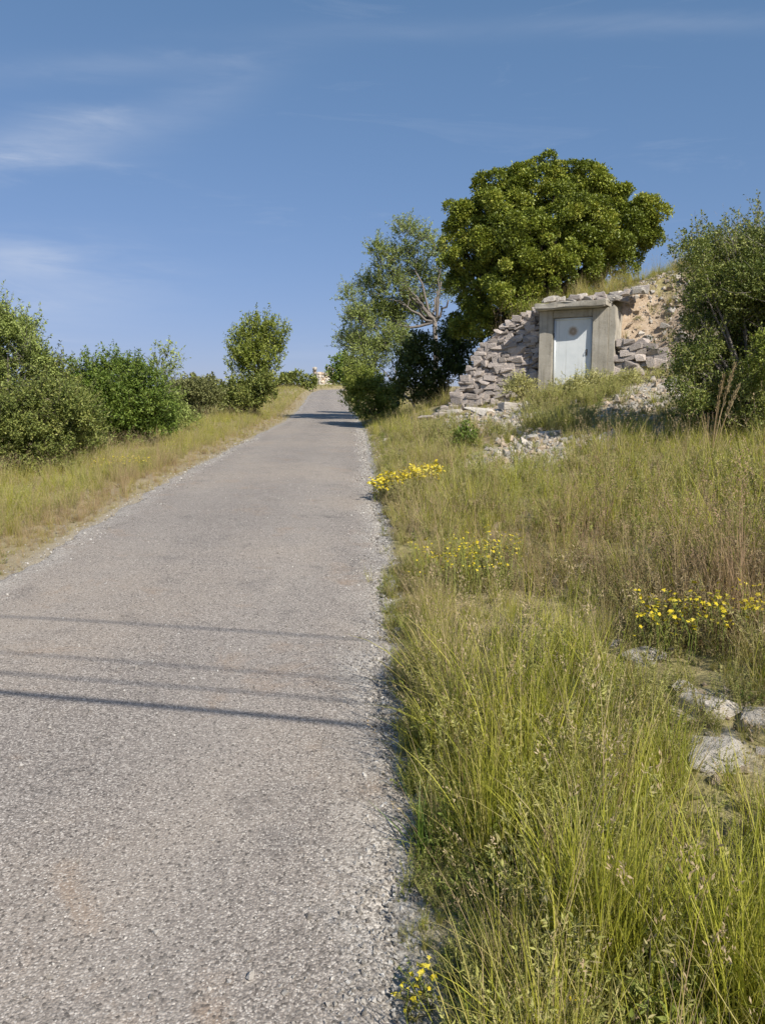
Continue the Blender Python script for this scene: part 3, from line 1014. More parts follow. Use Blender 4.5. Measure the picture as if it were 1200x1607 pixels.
def build_oak():
    Y = 22.0
    lob = [(860, 375, 108, .3), (790, 385, 84, 0), (930, 365, 78, .2), (770, 340, 66, 0), (845, 315, 66, .6), (915, 302, 54, .3), (968, 340, 54, 0), (1008, 350, 36, -.3), (738, 405, 46, -.4), (815, 395, 72, -1.2), (895, 375, 72, -1.0),
           (955, 385, 48, -.8), (735, 475, 38, -.3), (800, 460, 52, -1.3), (865, 440, 44, -1.4), (722, 345, 28, .2), (727, 512, 24, .2), (770, 500, 30, -.6), (860, 350, 80, 2.2), (930, 360, 62, 1.8), (780, 400, 66, 2.0),
           (925, 430, 40, -.6), (990, 385, 34, .4), (1022, 372, 22, .2), (740, 445, 40, .4), (760, 470, 44, 1.0), (735, 500, 30, 1.0), (840, 455, 48, .4), (800, 490, 34, .5), (900, 420, 40, .6), (735, 352, 36, .2), (762, 318, 38, .2), (806, 303, 38, .2), (880, 294, 42, .3), (938, 312, 42, .2), (988, 345, 38, 0), (715, 400, 26, 0), (1000, 375, 34, .2), (960, 410, 40, 0), (750, 518, 30, .3), (736, 540, 24, .3), (775, 512, 26, .3)]
    C, R = crown_lobes(lob, Y)
    base = base_at(815, 22.2)

    def crown(A, Wd):
        clump_leaves(A, C, R * .88, 700, .25, 2.3, .068, .045, up=.6, inner=.3, flat=.8, jitter=.1, bottom=-1.1)
        shoot_leaves(A, Wd, C, R * .9, 240, .2, 18, .066, .042, .4, .004, start=.65)
    make_tree('evergreen_oak', 'big dense round dark green oak rising behind the stone wall', 'tree', base, crown,
              lambda w: limbs(w, base, C, R, .26, 1), M['oak'], M['bark'])


def build_grey_tree():
    Y = 31.0
    lob = [(640, 372, 22), (632, 410, 26), (604, 420, 24), (580, 458, 26), (615, 455, 34), (655, 440, 30), (560, 505, 24), (600, 505, 40), (645, 490, 32), (688, 400, 20), (690, 455, 22),
           (555, 545, 24), (580, 560, 34), (620, 545, 34), (590, 395, 14), (548, 470, 13), (540, 535, 12), (665, 380, 14)]
    C, R = crown_lobes(lob, Y, dj=.9)
    base = base_at(676, 30.7)

    def wood(w):
        fork = at(682, 505, 30.7)
        limbs(w, base, C[:11], R[:11], .11, 3, .3, join=fork)
        limbs(w, base + np.array([-.5, .2, 0]), C[11:14], R[11:14], .06, 3, .2)
        for tgt in ((655, 468), (705, 470), (640, 450), (690, 440)):
            e = at(tgt[0], tgt[1], 30.4)
            t = np.linspace(0, 1, 7)[:, None]
            tube(w, fork + (e - fork) * t + RNG.normal(scale=.04, size=(7, 3)), np.linspace(.07, .025, 7), 6)

    def crown(A, Wd):
        shoot_leaves(A, Wd, C, R, 2000, .65, 28, .085, .03, .35, .008, start=.5, wander=.4)
        clump_leaves(A, C[6:], R[6:] * .9, 240, .28, .9, .085, .036, inner=.3)
    make_tree('grey_green_tree', 'loose grey green tree with bare forked branches showing beside the oak', 'tree', base, crown, wood, M['olive'], M['bark_pale'])


def shrub(name, label, lob, Y, mat, base_px, n_clump=160, cr=.2, lai=1.8, asp=.5, n_shoot=200, ln=.35, per=22, dj=.35, bark='bark', inner=.3, r0=.04, up=.35, cat='shrub', start=.75, extra=1, bottom=-.55):
    C, R = crown_lobes(lob, Y, dj=dj)
    base = base_at(base_px, Y)
    L = max(.034, Y * .0036); Wd = L * asp

    def crown(A, W_):
        if n_clump: clump_leaves(A, C, R * .92, n_clump, cr, lai, L, Wd, inner=inner, bottom=bottom)
        if n_shoot: shoot_leaves(A, W_, C, R, n_shoot, ln, per, L, Wd, up, start=start)
    return make_tree(name, label, cat, base, crown, lambda w: limbs(w, base, C, R, r0, extra, .06, 5), M[mat], M[bark], wood_name='stem')


def build_shrubs():
    shrub('dense_shrub', 'dark tangled shrub between the grey green tree and the stone wall',
          [(650, 585, 34), (690, 570, 38), (712, 590, 24), (640, 615, 26), (680, 612, 30), (622, 605, 18), (705, 545, 26), (660, 545, 24), (722, 560, 16), (665, 628, 18), (640, 565, 24), (735, 540, 20, 1.0), (728, 572, 18, 1.0), (712, 520, 24, 1.0), (690, 632, 20)], 24.5, 'dark', 675, 260, .2, 1.8, 0.56, 300, .4)
    shrub('roadside_shrub', 'light olive shrub at the foot of the grey green tree by the road bend',
          [(575, 610, 26), (600, 618, 22), (556, 622, 15), (590, 638, 16), (612, 635, 14), (560, 600, 16), (572, 640, 12), (565, 648, 11), (590, 650, 12), (612, 648, 11), (550, 636, 9)], 27.5, 'fresh2', 592, 150, .17, 1.8, 0.40, 260, .4)
    shrub('round_shrub', 'small round dark green shrub at the far bend beside the pale ruin',
          [(528, 570, 13), (524, 585, 13), (538, 562, 10), (540, 585, 16), (533, 598, 13), (548, 575, 14), (545, 602, 12), (525, 600, 8)], 118, 'fresh', 535, 120, .6, 1.8, 0.62, 60, .4, dj=.5)
    shrub('roadside_shrub', 'dark green shrub on the right where the far bend disappears',
          [(560, 590, 20), (556, 572, 16), (566, 605, 16), (575, 585, 18), (562, 618, 14), (556, 625, 9), (552, 606, 12)], 38, 'mid', 562, 90, .26, 1.8, 0.56, 60, .4)
    # big overhanging bush on the right
    shrub('overhanging_bush', 'big dark tangled bush with grey twigs hanging over the right of the slope',
          [(1085, 393, 20), (1115, 404, 32), (1150, 398, 32), (1195, 395, 46), (1090, 434, 22), (1125, 456, 37), (1180, 451, 58), (1250, 451, 84), (1150, 503, 43), (1205, 511, 65), (1130, 560, 33), (1090, 575, 24), (1172, 570, 52), (1230, 590, 65), (1120, 600, 28), (1165, 615, 41), (1100, 545, 24), (1215, 645, 37), (1290, 540, 93), (1270, 640, 56), (1150, 655, 32), (1110, 640, 24), (1190, 670, 33), (1085, 610, 20), (1075, 585, 17), (1130, 675, 22), (1085, 650, 17), (1085, 632, 24), (1062, 600, 14), (1105, 665, 22), (1150, 685, 22), (1088, 522, 22), (1102, 500, 26), (1078, 558, 20), (1092, 470, 22)], 10.6, 'mid', 1205, 800, .16, 1.8, 0.57, 1500, .4, 22, dj=.5, bark='bark_pale', inner=.4, r0=.06, extra=3)
    shrub('overhanging_bush', 'low bright green leafy bush hanging in front of the dark tangled bush',
          [(1195, 545, 16), (1190, 580, 14), (1210, 560, 26), (1205, 600, 16)], 9.7, 'fresh2', 1212, 40, .1, 1.8, 0.62, 60, .2, 16, dj=.1, r0=.015)
    # left of the road
    shrub('tall_shrub', 'tall grey green shrub at the far left behind the lower bushes',
          [(8, 512, 24), (35, 522, 22), (15, 550, 36), (55, 560, 22), (-40, 520, 50), (25, 600, 42), (68, 590, 18), (-50, 600, 60)], 14.8, 'olive', 10, 190, .16, 1.8, 0.48, 620, .42, 22, dj=.4, r0=.05, bark='bark_pale')
    shrub('spreading_shrub', 'broad olive green shrub spreading over the left grass verge',
          [(20, 650, 46), (75, 640, 42), (115, 650, 34), (50, 690, 44), (5, 705, 46), (100, 690, 36), (-50, 690, 70), (140, 672, 24), (30, 735, 26), (75, 725, 26)], 12.6, 'mid', 55, 430, .14, 1.8, 0.53, 800, .32, 20, dj=.4, r0=.03)
    shrub('green_shrub', 'fresh green rounded shrub left of the road beyond the olive shrub',
          [(140, 598, 32), (190, 598, 36), (226, 606, 28), (246, 635, 24), (200, 645, 48), (150, 640, 48), (232, 662, 34), (118, 612, 24), (180, 680, 30), (252, 668, 20), (208, 690, 24)], 17.2, 'fresh', 190, 380, .17, 1.8, 0.49, 950, .36, 22, dj=.5, r0=.04)
    shrub('twiggy_shrub', 'sparse grey twiggy shrub sticking up behind the fresh green shrub',
          [(262, 565, 12), (250, 582, 12), (270, 585, 10), (256, 600, 12), (266, 612, 12)], 20.0, 'olive', 258, 0, .1, 1.8, 0.50, 120, .45, 12, dj=.2, r0=.02, bark='bark_pale')
    shrub('filler_shrub', 'low olive shrub filling the gap between the broad olive and fresh green shrubs',
          [(118, 640, 26), (105, 668, 26), (135, 690, 22), (90, 610, 26), (70, 585, 22), (150, 702, 16), (110, 705, 18)], 14.8, 'mid', 115, 220, .16, 1.6, .5, 420, .35, 20, dj=.4, r0=.03)
    shrub('filler_shrub', 'low grey green shrub between the fresh green shrub and the dull scrub',
          [(275, 650, 16), (262, 640, 18), (290, 662, 12), (255, 672, 14), (278, 668, 12)], 20.5, 'olive', 272, 120, .18, 1.4, .4, 200, .35, 18, dj=.4, r0=.03)
    shrub('brown_scrub', 'dull brownish scrub in the dip between the green shrub and the slender tree',
          [(290, 618, 20), (318, 620, 20), (305, 640, 22), (275, 640, 18), (335, 630, 16), (285, 660, 18), (312, 655, 14)], 27, 'brownish', 303, 180, .24, 1.8, 0.50, 240, .4, dj=.7)
    shrub('slender_tree', 'slender light green young tree standing alone on the left verge',
          [(403, 528, 20), (430, 525, 16), (380, 540, 18), (410, 550, 26), (442, 528, 9), (390, 565, 24), (428, 555, 18), (400, 580, 24), (370, 562, 12), (412, 512, 9), (395, 515, 9), (375, 585, 18), (425, 578, 16), (412, 596, 16), (440, 545, 10)], 31, 'fresh2', 398, 130, .2, .3, 0.43, 700, .6, 18, up=1.0, dj=.6, r0=.07, cat='tree', start=.6)
    shrub('skirt_shrub', 'dark green shrub round the foot of the slender tree',
          [(372, 612, 20), (400, 608, 20), (352, 622, 16), (388, 624, 14), (418, 602, 14), (340, 632, 12), (365, 632, 13), (395, 634, 14), (420, 618, 13), (380, 640, 13), (350, 640, 11), (405, 628, 14)], 30.0, 'mid', 380, 170, .22, 1.8, 0.46, 240, .35)
    shrub('far_hedge', 'low dark green hedge on the left crest of the road',
          [(448, 599, 11), (466, 595, 12), (484, 599, 9), (440, 606, 9), (494, 604, 6), (456, 607, 9), (474, 607, 9), (432, 610, 9), (488, 608, 7)], 84, 'mid', 465, 130, .5, 1.8, 0.55, 90, .4)
    shrub('small_green_shrub', 'small bright green leafy bush on the slope below the stone wall',
          [(730, 683, 12), (722, 692, 9), (740, 692, 8)], 12.6, 'fresh', 731, 26, .08, 1.8, 0.57, 30, .16, 14, dj=.1, r0=.01)
    shrub('pale_shrub', 'pale yellow green feathery bush growing against the foot of the door',
          [(880, 622, 15), (905, 614, 16), (930, 610, 15), (952, 616, 14), (868, 640, 14), (898, 638, 16), (930, 632, 15), (950, 640, 13), (885, 655, 12), (915, 655, 12)], 15.7, 'pale2', 910, 230, .10, 1.5, .3, 420, .26, 20, dj=.25, r0=.012)
    shrub('pale_shrub', 'small pale bush in the corner between the stone wall and the doorway',
          [(812, 606, 11), (828, 612, 10), (802, 614, 9), (820, 622, 9)], 17.3, 'pale2', 815, 60, .1, .9, .3, 120, .22, 18, dj=.15, r0=.01)
    shrub('pale_shrub', 'small pale dry bush on the rubble below the short stone wall',
          [(985, 600, 10), (1000, 606, 10), (972, 608, 9), (1030, 600, 9), (1015, 612, 9)], 15.8, 'pale2', 995, 60, .1, .8, .3, 130, .2, 18, dj=.15, r0=.01)
    # distant scrub past the dip on the left
    for k, (px, py, r, Y) in enumerate(((300, 606, 14, 60), (330, 604, 13, 64), (270, 612, 14, 58))):
        shrub('distant_scrub', 'distant dull green scrub on the skyline left of the slender tree', [(px, py, r), (px + 14, py + 6, r * .8), (px - 14, py + 6, r * .8), (px, py + 14, r)], Y, 'brownish', px, 60, .45, 1.8, 0.60, 30, .5, dj=1.0).__setitem__('group', 'distant scrub on the skyline')


build_oak()
build_grey_tree()


# ------------------------------------------------------------------ far ruin
def build_ruin():
    Y = 136.0
    a = at(497, 603, Y); b = at(521, 603, Y)
    zt = at(505, 576, Y)[2]; zb = gz((a[0] + b[0]) / 2, Y) - .5
    root = empty('ruined_tower', ((a[0] + b[0]) / 2, Y, zb), .35)
    tag(root, 'small pale ruined stone tower on the skyline beyond the bend', 'ruin')
    h = zt - zb; w = (b[0] - a[0]) / 2 * 1.1
    nrow = max(6, int(h / .42)); rh = h / nrow
    for i in range(nrow):
        for side in range(4):
            t = -w
            while t < w - .05:
                lw = min(random.uniform(.35, .7), w - t)
                top = h * (1.0 if (side in (0, 3) and t > -.1) else .8) + random.uniform(-.25, .2)
                z = (i + .5) * rh
                if z < top:
                    o = bpy.data.objects.new('stone', random.choice(WARM_ROCKS if random.random() < .4 else PALE_ROCKS))
                    COL.objects.link(o); o.parent = root
                    m = t + lw / 2
                    o.location = [(m, -w, z), (w, m, z), (m, w, z), (-w, m, z)][side]
                    o.rotation_euler = (0, 0, side * math.pi / 2)
                    o.scale = (lw * 1.1, .5, rh * 1.12)
                t += lw


build_ruin()


# ------------------------------------------------------------------ loose rocks
def lone_rock(px, py, wpx, hpx, label, meshes=PALE_ROCKS, flat=.42, name='rock', group=None, sink=.4):
    p = gpt(px, py)
    k = np.linalg.norm(p - CAM) / FPX
    w, h = wpx * k * 1.2, hpx * k * 1.2
    o = bpy.data.objects.new(name, random.choice(meshes)); COL.objects.link(o)
    o.location = (p[0], p[1], gz(p[0], p[1]) + h * (.5 - sink) * .6)
    o.rotation_euler = (random.uniform(-.25, .25), random.uniform(-.2, .2), random.uniform(0, 6))
    o.scale = (w, w * .8, max(h, w * .35) * flat / .6)
    o.rotation_euler.x *= .5; o.rotation_euler.y *= .5
    return tag(o, label, 'rock', group)


def build_rocks():
    lone_rock(1122, 1190, 74, 40, 'flat pale limestone slab lying in the grass below the other verge rocks')
    lone_rock(1110, 1112, 62, 34, 'pale grey limestone lump between the flat slab and the yellow flowers')
    lone_rock(1076, 1085, 34, 26, 'small pinkish white stone just above the pale grey limestone lump')
    lone_rock(1012, 1034, 50, 30, 'pale rough stone in the grass left of the yellow flowers over the rocks')
    lone_rock(966, 1014, 22, 14, 'small white stone at the edge of the dry grass beside the rough stone')
    lone_rock(1186, 1128, 40, 30, 'whitish stone right of the pale grey limestone lump')
    lone_rock(848, 688, 40, 12, 'long white limestone ledge at the top of the pale rubble patch', flat=.5)
    lone_rock(840, 655, 34, 16, 'pale block lying in front of the concrete doorway beside a dark hollow')
    lone_rock(760, 648, 46, 12, 'flat pale stone on the bare strip at the foot of the stone wall', flat=.4)
    lone_rock(800, 640, 30, 12, 'pale broken stone on the bare strip between wall foot and doorway', flat=.5)
    lone_rock(715, 650, 26, 16, 'pale stone tumbled from the low end of the stone wall')
    lone_rock(632, 1137, 18, 14, 'pinkish white stone in the grass where the thick cable shadow ends')
    lone_rock(612, 1120, 22, 12, 'pale flat stone at the ragged asphalt edge beside the thick cable shadow', flat=.4)
    # stones set in the bare tan earth bank
    for _ in range(130):
        s = random.uniform(-3.2, -0.25); q = random.uniform(0.35, 1.9)
        P = w3(s, q, 0); k = random.choice((.06, .07, .08, .1, .12, .14, .18))
        o = bpy.data.objects.new('bank_stone', random.choice(WARM_ROCKS + PALE_ROCKS[:2])); COL.objects.link(o)
        o.location = (P.x, P.y, gz(P.x, P.y) + k * .1)
        o.rotation_euler = (random.uniform(-.5, .5), random.uniform(-.5, .5), random.uniform(0, 6))
        o.scale = (k * 1.3, k, k * .7)
        tag(o, 'loose tan stone lodged in the bare tan earth bank', 'rock', 'stones in the earth bank')


build_rocks()


# ------------------------------------------------------------------ scattered growth (stuff)
def proto_collection(name, meshes):
    c = bpy.data.collections.new(name)
    for i, me in enumerate(meshes):
        o = bpy.data.objects.new('%s_%02d' % (name, i), me)
        c.objects.link(o)
    return c


def scatter(name, P, scale, coll, count, dry=None, red=None, tilt=0.12, idx=None, label=None, cat=None, sz=None):
    n = len(P)
    me = bpy.data.meshes.new(name)
    me.vertices.add(n)
    me.vertices.foreach_set('co', np.asarray(P, np.float32).ravel())
    rot = np.stack([RNG.normal(scale=tilt, size=n), RNG.normal(scale=tilt, size=n), RNG.uniform(0, 6.283, n)], -1)
    a = me.attributes.new('rot', 'FLOAT_VECTOR', 'POINT'); a.data.foreach_set('vector', rot.astype(np.float32).ravel())
    s3 = np.repeat(np.asarray(scale)[:, None], 3, 1)
    if sz is not None: s3 = s3 * sz
    a = me.attributes.new('scl', 'FLOAT_VECTOR', 'POINT'); a.data.foreach_set('vector', s3.astype(np.float32).ravel())
    a = me.attributes.new('idx', 'INT', 'POINT'); a.data.foreach_set('value', (RNG.integers(0, count, n) if idx is None else idx).astype(np.int32))
    for k, v in (('dry', dry), ('red', red)):
        a = me.attributes.new(k, 'FLOAT', 'POINT')
        a.data.foreach_set('value', np.asarray(np.zeros(n) if v is None else v, np.float32))
    o = bpy.data.objects.new(name, me); COL.objects.link(o)
    ng = bpy.data.node_groups.new(name + '_scatter', 'GeometryNodeTree')
    ng.interface.new_socket('Geometry', in_out='INPUT', socket_type='NodeSocketGeometry')
    ng.interface.new_socket('Geometry', in_out='OUTPUT', socket_type='NodeSocketGeometry')
    N, Lk = ng.nodes, ng.links
    gi = N.new('NodeGroupInput'); go = N.new('NodeGroupOutput')
    ci = N.new('GeometryNodeCollectionInfo'); ci.inputs['Collection'].default_value = coll
    ci.inputs['Separate Children'].default_value = True; ci.inputs['Reset Children'].default_value = True
    ip = N.new('GeometryNodeInstanceOnPoints'); ip.inputs['Pick Instance'].default_value = True

    def na(nm, dt):
        q = N.new('GeometryNodeInputNamedAttribute'); q.data_type = dt; q.inputs['Name'].default_value = nm
        return q.outputs['Attribute']
    Lk.new(gi.outputs[0], ip.inputs['Points'])
    Lk.new(ci.outputs[0], ip.inputs['Instance'])
    Lk.new(na('idx', 'INT'), ip.inputs['Instance Index'])
    Lk.new(na('rot', 'FLOAT_VECTOR'), ip.inputs['Rotation'])
    Lk.new(na('scl', 'FLOAT_VECTOR'), ip.inputs['Scale'])
    Lk.new(ip.outputs[0], go.inputs[0])
    md = o.modifiers.new('scatter', 'NODES'); md.node_group = ng
    tag(o, label, cat, kind='stuff')
    return o


def blades(acc, n, h, hv, r0, lean, curl, width, seg=4, base=None, az=None, tone=(.0, 1.0)):
    """curved tapering blades"""
    az = RNG.uniform(0, 6.283, n) if az is None else az
    rr = r0 * np.sqrt(RNG.uniform(0, 1, n)); a0 = RNG.uniform(0, 6.283, n)
    B = np.stack([rr * np.cos(a0), rr * np.sin(a0), np.full(n, -.02)], -1)
    if base is not None: B = B + base
    L = h * np.clip(1 + RNG.normal(scale=hv, size=n), .25, 1.8)
    th0 = np.abs(RNG.normal(scale=lean, size=n)); cu = np.abs(RNG.normal(scale=curl, size=n))
    out = np.stack([np.cos(az), np.sin(az), np.zeros(n)], -1)
    side = np.stack([-np.sin(az), np.cos(az), np.zeros(n)], -1)
    tw = RNG.uniform(-.9, .9, n)[:, None]
    side = norm(side * np.cos(tw) + out * np.sin(tw))
    w = width * RNG.uniform(.6, 1.3, n)
    C = B.copy(); rows = []
    tips = []
    for k in range(seg + 1):
        t = k / seg
        if k:
            th = th0 + cu * ((k - .5) / seg) ** 1.4
            C = C + (out * np.sin(th)[:, None] + np.array([0, 0, 1.0]) * np.cos(th)[:, None]) * (L / seg)[:, None]
        ww = (w * (1 - t ** 1.6) + .0002)[:, None] * .5
        rows.append(np.stack([C - side * ww, C + side * ww], 1)); tips.append(np.full((n, 2), t))
    V = np.stack(rows, 1)                       # n, seg+1, 2, 3
    m = (seg + 1) * 2
    i = np.arange(n)[:, None, None] * m + np.arange(seg)[None, :, None] * 2
    Q = (i + np.array([0, 1, 3, 2])[None, None]).reshape(-1, 4)
    rnd = RNG.uniform(tone[0], tone[1], n)
    acc.add(V.reshape(-1, 3), Q, None, tip=np.stack(tips, 1).reshape(-1), rnd=np.repeat(rnd, m))
    return C, L, out


def seed_heads(acc, C, out, ln, nper, sz, droop=.35, tone=(.5, 1)):
    for c, o in zip(C, out):
        t = RNG.uniform(0, 1, nper)
        d = norm(np.array([0, 0, 1.0]) * (1 - droop) + o * droop)
        P = c + d * (t * ln)[:, None] - d * ln * .3 + RNG.normal(scale=sz * .35, size=(nper, 3))
        D = norm(d + RNG.normal(scale=.45, size=(nper, 3)))
        L = np.full(nper, sz) * RNG.uniform(.6, 1.2, nper)
        n0 = acc.n
        S = norm(np.cross(D, RNG.normal(size=(nper, 3))))
        V = np.stack([P, P + D * L[:, None] * .5 + S * L[:, None] * .16, P + D * L[:, None], P + D * L[:, None] * .5 - S * L[:, None] * .16], 1).reshape(-1, 3)
        Q = np.arange(nper)[:, None] * 4 + np.array([[0, 1, 2, 3]])
        acc.add(V, Q, None, tip=1.0, rnd=np.repeat(RNG.uniform(tone[0], tone[1], nper), 4))


STRAW = (0.55, 0.455, 0.235)
RUSSET = (0.44, 0.315, 0.18)
M['grass'] = plant_mat('grass_blade', [(0.0, (0.189, 0.225, 0.035)), (0.4, (0.353, 0.366, 0.048)), (0.75, (0.516, 0.495, 0.071)), (1.0, (0.654, 0.603, 0.139))], .38, .5, .25, by='inst', dry=STRAW, dry_red=RUSSET)
M['lush'] = plant_mat('lush_blade', [(0.0, (0.078, 0.138, 0.024)), (0.5, (0.143, 0.213, 0.034)), (1.0, (0.247, 0.300, 0.054))], .32, .45, .3, by='inst', dry=STRAW, dry_red=RUSSET)
M['straw'] = plant_mat('dry_stalk', [(0.0, (0.253, 0.167, 0.098)), (0.5, (0.414, 0.310, 0.172)), (1.0, (0.575, 0.483, 0.310))], .25, .6, .2, by='inst', dry=(0.46, 0.37, 0.21), dry_red=(0.37, 0.25, 0.155))
M['weed'] = plant_mat('weed_leaf', [(0.0, (0.133, 0.182, 0.038)), (0.5, (0.246, 0.296, 0.064)), (1.0, (0.418, 0.448, 0.127))], .28, .55, .2, by='inst', dry=(0.30, 0.24, 0.13), dry_red=(0.24, 0.15, 0.09))
M['pale'] = plant_mat('pale_herb', [(0.0, (0.259, 0.275, 0.085)), (0.5, (0.432, 0.435, 0.136)), (1.0, (0.626, 0.605, 0.238))], .3, .6, .2, by='inst', dry=(0.42, 0.36, 0.2), dry_red=(0.33, 0.25, 0.15))
M['pale2'] = plant_mat('pale_yellow_herb', [(0.0, (0.40, 0.40, 0.15)), (0.5, (0.58, 0.56, 0.24)), (1.0, (0.72, 0.69, 0.38))], .4, .6, .15)
M['yellow'] = plant_mat('yellow_petal', [(0.0, (0.58, 0.44, 0.02)), (0.5, (0.74, 0.60, 0.04)), (1.0, (0.80, 0.71, 0.16))], .3, .5, .2)

build_shrubs()


def protos():
    out = {}
    L = []
    for i in range(7):      # fine green grass
        a = Acc(); blades(a, 34, .36, .38, .05, .26, .75, .0034, 5)
        L.append(mesh_p(a, 'green_tuft', 'grass'))
    out['fine'] = L
    L = []
    for i in range(4):      # broader upright yellow green blades
        a = Acc(); blades(a, 26, .38, .3, .045, .3, .6, .0055, 5)
        L.append(mesh_p(a, 'broad_tuft', 'grass'))
    out['broad'] = L
    L = []
    for i in range(6):      # dry flowering stalks
        a = Acc(); C, ln, o = blades(a, 11, .55, .18, .05, .16, .35, .0022, 5)
        seed_heads(a, C, o, .08, 18, .012)
        blades(a, 12, .25, .3, .05, .35, .8, .003, 4)
        L.append(mesh_p(a, 'dry_tuft', 'straw'))
    out['stalk'] = L
    L = []
    for i in range(5):      # short thatch
        a = Acc(); blades(a, 44, .13, .4, .08, .6, .9, .0032, 3)
        L.append(mesh_p(a, 'short_tuft', 'grass'))
    out['short'] = L
    L = []
    for i in range(6):      # small leafy weeds
        a = Acc()
        k = 9
        for s in range(k):
            az = RNG.uniform(0, 6.28); ln = RNG.uniform(.08, .22)
            d = norm(np.array([math.cos(az) * .7, math.sin(az) * .7, 1.0]))
            P = np.array([0, 0, -.01]) + d * (np.linspace(0, 1, 5) * ln)[:, None] + np.array([math.cos(az), math.sin(az), 0]) * .02
            st = Acc(); tube(st, P, np.linspace(.0018, .0008, 5), 3)
            a.add(np.concatenate(st.v), np.concatenate(st.q), np.concatenate(st.t), tip=.3, rnd=.5)
            m = 14
            t = RNG.uniform(.1, 1, m)
            PP = P[0] + (P[-1] - P[0]) * t[:, None]
            lv = Acc(); leaves(lv, PP, norm(d * .5 + RNG.normal(scale=.7, size=(m, 3))), rdir(m, 1.2), RNG.uniform(.016, .034, m), RNG.uniform(.006, .012, m), RNG.uniform(0, 1, m))
            a.add(np.concatenate(lv.v), None, np.concatenate(lv.t), tip=.5, rnd=np.concatenate(lv.a['rnd']))
        L.append(mesh_p(a, 'weed', 'weed'))
    out['weed'] = L
    L = []
    for i in range(5):      # pale feathery herbs
        a = Acc()
        for s in range(16):
            az = RNG.uniform(0, 6.28); ln = RNG.uniform(.16, .36)
            d = norm(np.array([math.cos(az) * .45, math.sin(az) * .45, 1.0]))
            P = d * (np.linspace(0, 1, 5) * ln)[:, None] + np.array([math.cos(az), math.sin(az), 0]) * .03
            st = Acc(); tube(st, P, np.linspace(.0018, .0008, 5), 3)
            a.add(np.concatenate(st.v), np.concatenate(st.q), np.concatenate(st.t), tip=.3, rnd=.4)
            m = 34
            t = RNG.uniform(.2, 1, m) ** .7
            PP = P[0] + (P[-1] - P[0]) * t[:, None]
            lv = Acc(); leaves(lv, PP, norm(d * .7 + RNG.normal(scale=.6, size=(m, 3))), rdir(m, .5), RNG.uniform(.012, .03, m), RNG.uniform(.004, .008, m), RNG.uniform(0, 1, m))
            a.add(np.concatenate(lv.v), None, np.concatenate(lv.t), tip=.7, rnd=np.concatenate(lv.a['rnd']))
        L.append(mesh_p(a, 'pale_herb', 'pale'))
    out['pale'] = L
    L = []
    for i in range(5):      # flattened dead straw
        a = Acc(); blades(a, 30, .20, .45, .10, 1.25, .35, .0034, 3)
        L.append(mesh_p(a, 'thatch', 'straw'))
    out['thatch'] = L
    L = []
    for i in range(4):      # broad leaved rosettes
        a = Acc()
        m = 16
        az = RNG.uniform(0, 6.28, m); el = RNG.uniform(.15, 1.0, m)
        D = np.stack([np.cos(az) * np.cos(el), np.sin(az) * np.cos(el), np.sin(el)], -1)
        P = D * .01
        lv = Acc(); leaves(lv, P, D, np.tile([0, 0, 1.0], (m, 1)) + RNG.normal(scale=.2, size=(m, 3)), RNG.uniform(.06, .14, m), RNG.uniform(.018, .036, m), np.clip(RNG.normal(.5, .25, m), 0, 1))
        a.add(np.concatenate(lv.v), None, np.concatenate(lv.t), tip=.5, rnd=np.concatenate(lv.a['rnd']))
        L.append(mesh_p(a, 'rosette', 'weed' if i < 3 else 'lush'))
    out['rosette'] = L
    L = []
    for i in range(5):      # small leafy cushions
        a = Acc()
        m = 420
        d = rdir(m, .5); d[:, 2] = np.abs(d[:, 2])
        P = d * (.12 * RNG.uniform(.45, 1.1, m) * (1 + .25 * np.sin(5 * d[:, 0] + i) * np.cos(4 * d[:, 1])))[:, None] * np.array([1, 1, .85])
        lv = Acc(); leaves(lv, P, norm(d + RNG.normal(scale=.5, size=(m, 3)) + [0, 0, .3]), rdir(m, .8), RNG.uniform(.014, .034, m), RNG.uniform(.005, .011, m), np.clip(RNG.normal(.5, .25, m), 0, 1))
        a.add(np.concatenate(lv.v), None, np.concatenate(lv.t), tip=.5, rnd=np.concatenate(lv.a['rnd']))
        L.append(mesh_p(a, 'cushion', 'pale' if i == 0 else 'weed'))
    out['cushion'] = L
    L = []
    for i in range(4):      # lush dark green tuft
        a = Acc(); blades(a, 40, .28, .3, .05, .45, .7, .0062, 5)
        L.append(mesh_p(a, 'lush_tuft', 'lush'))
    out['lush'] = L
    return out


def mesh_p(acc, name, mat):
    me = acc.mesh(name); me.materials.append(M[mat]); return me


PR = protos()
COLS = {k: proto_collection('proto_' + k, v) for k, v in PR.items()}


def sample(x0, x1, y0, y1, per_m2):
    n = RNG.poisson((x1 - x0) * (y1 - y0) * per_m2)
    return RNG.uniform(x0, x1, n), RNG.uniform(y0, y1, n)


def gauss_at(X, Y, px, py, r, ry=None):
    c = gpt(px, py)
    return np.exp(-(((X - c[0]) / r) ** 2 + ((Y - c[1]) / (ry or r)) ** 2))


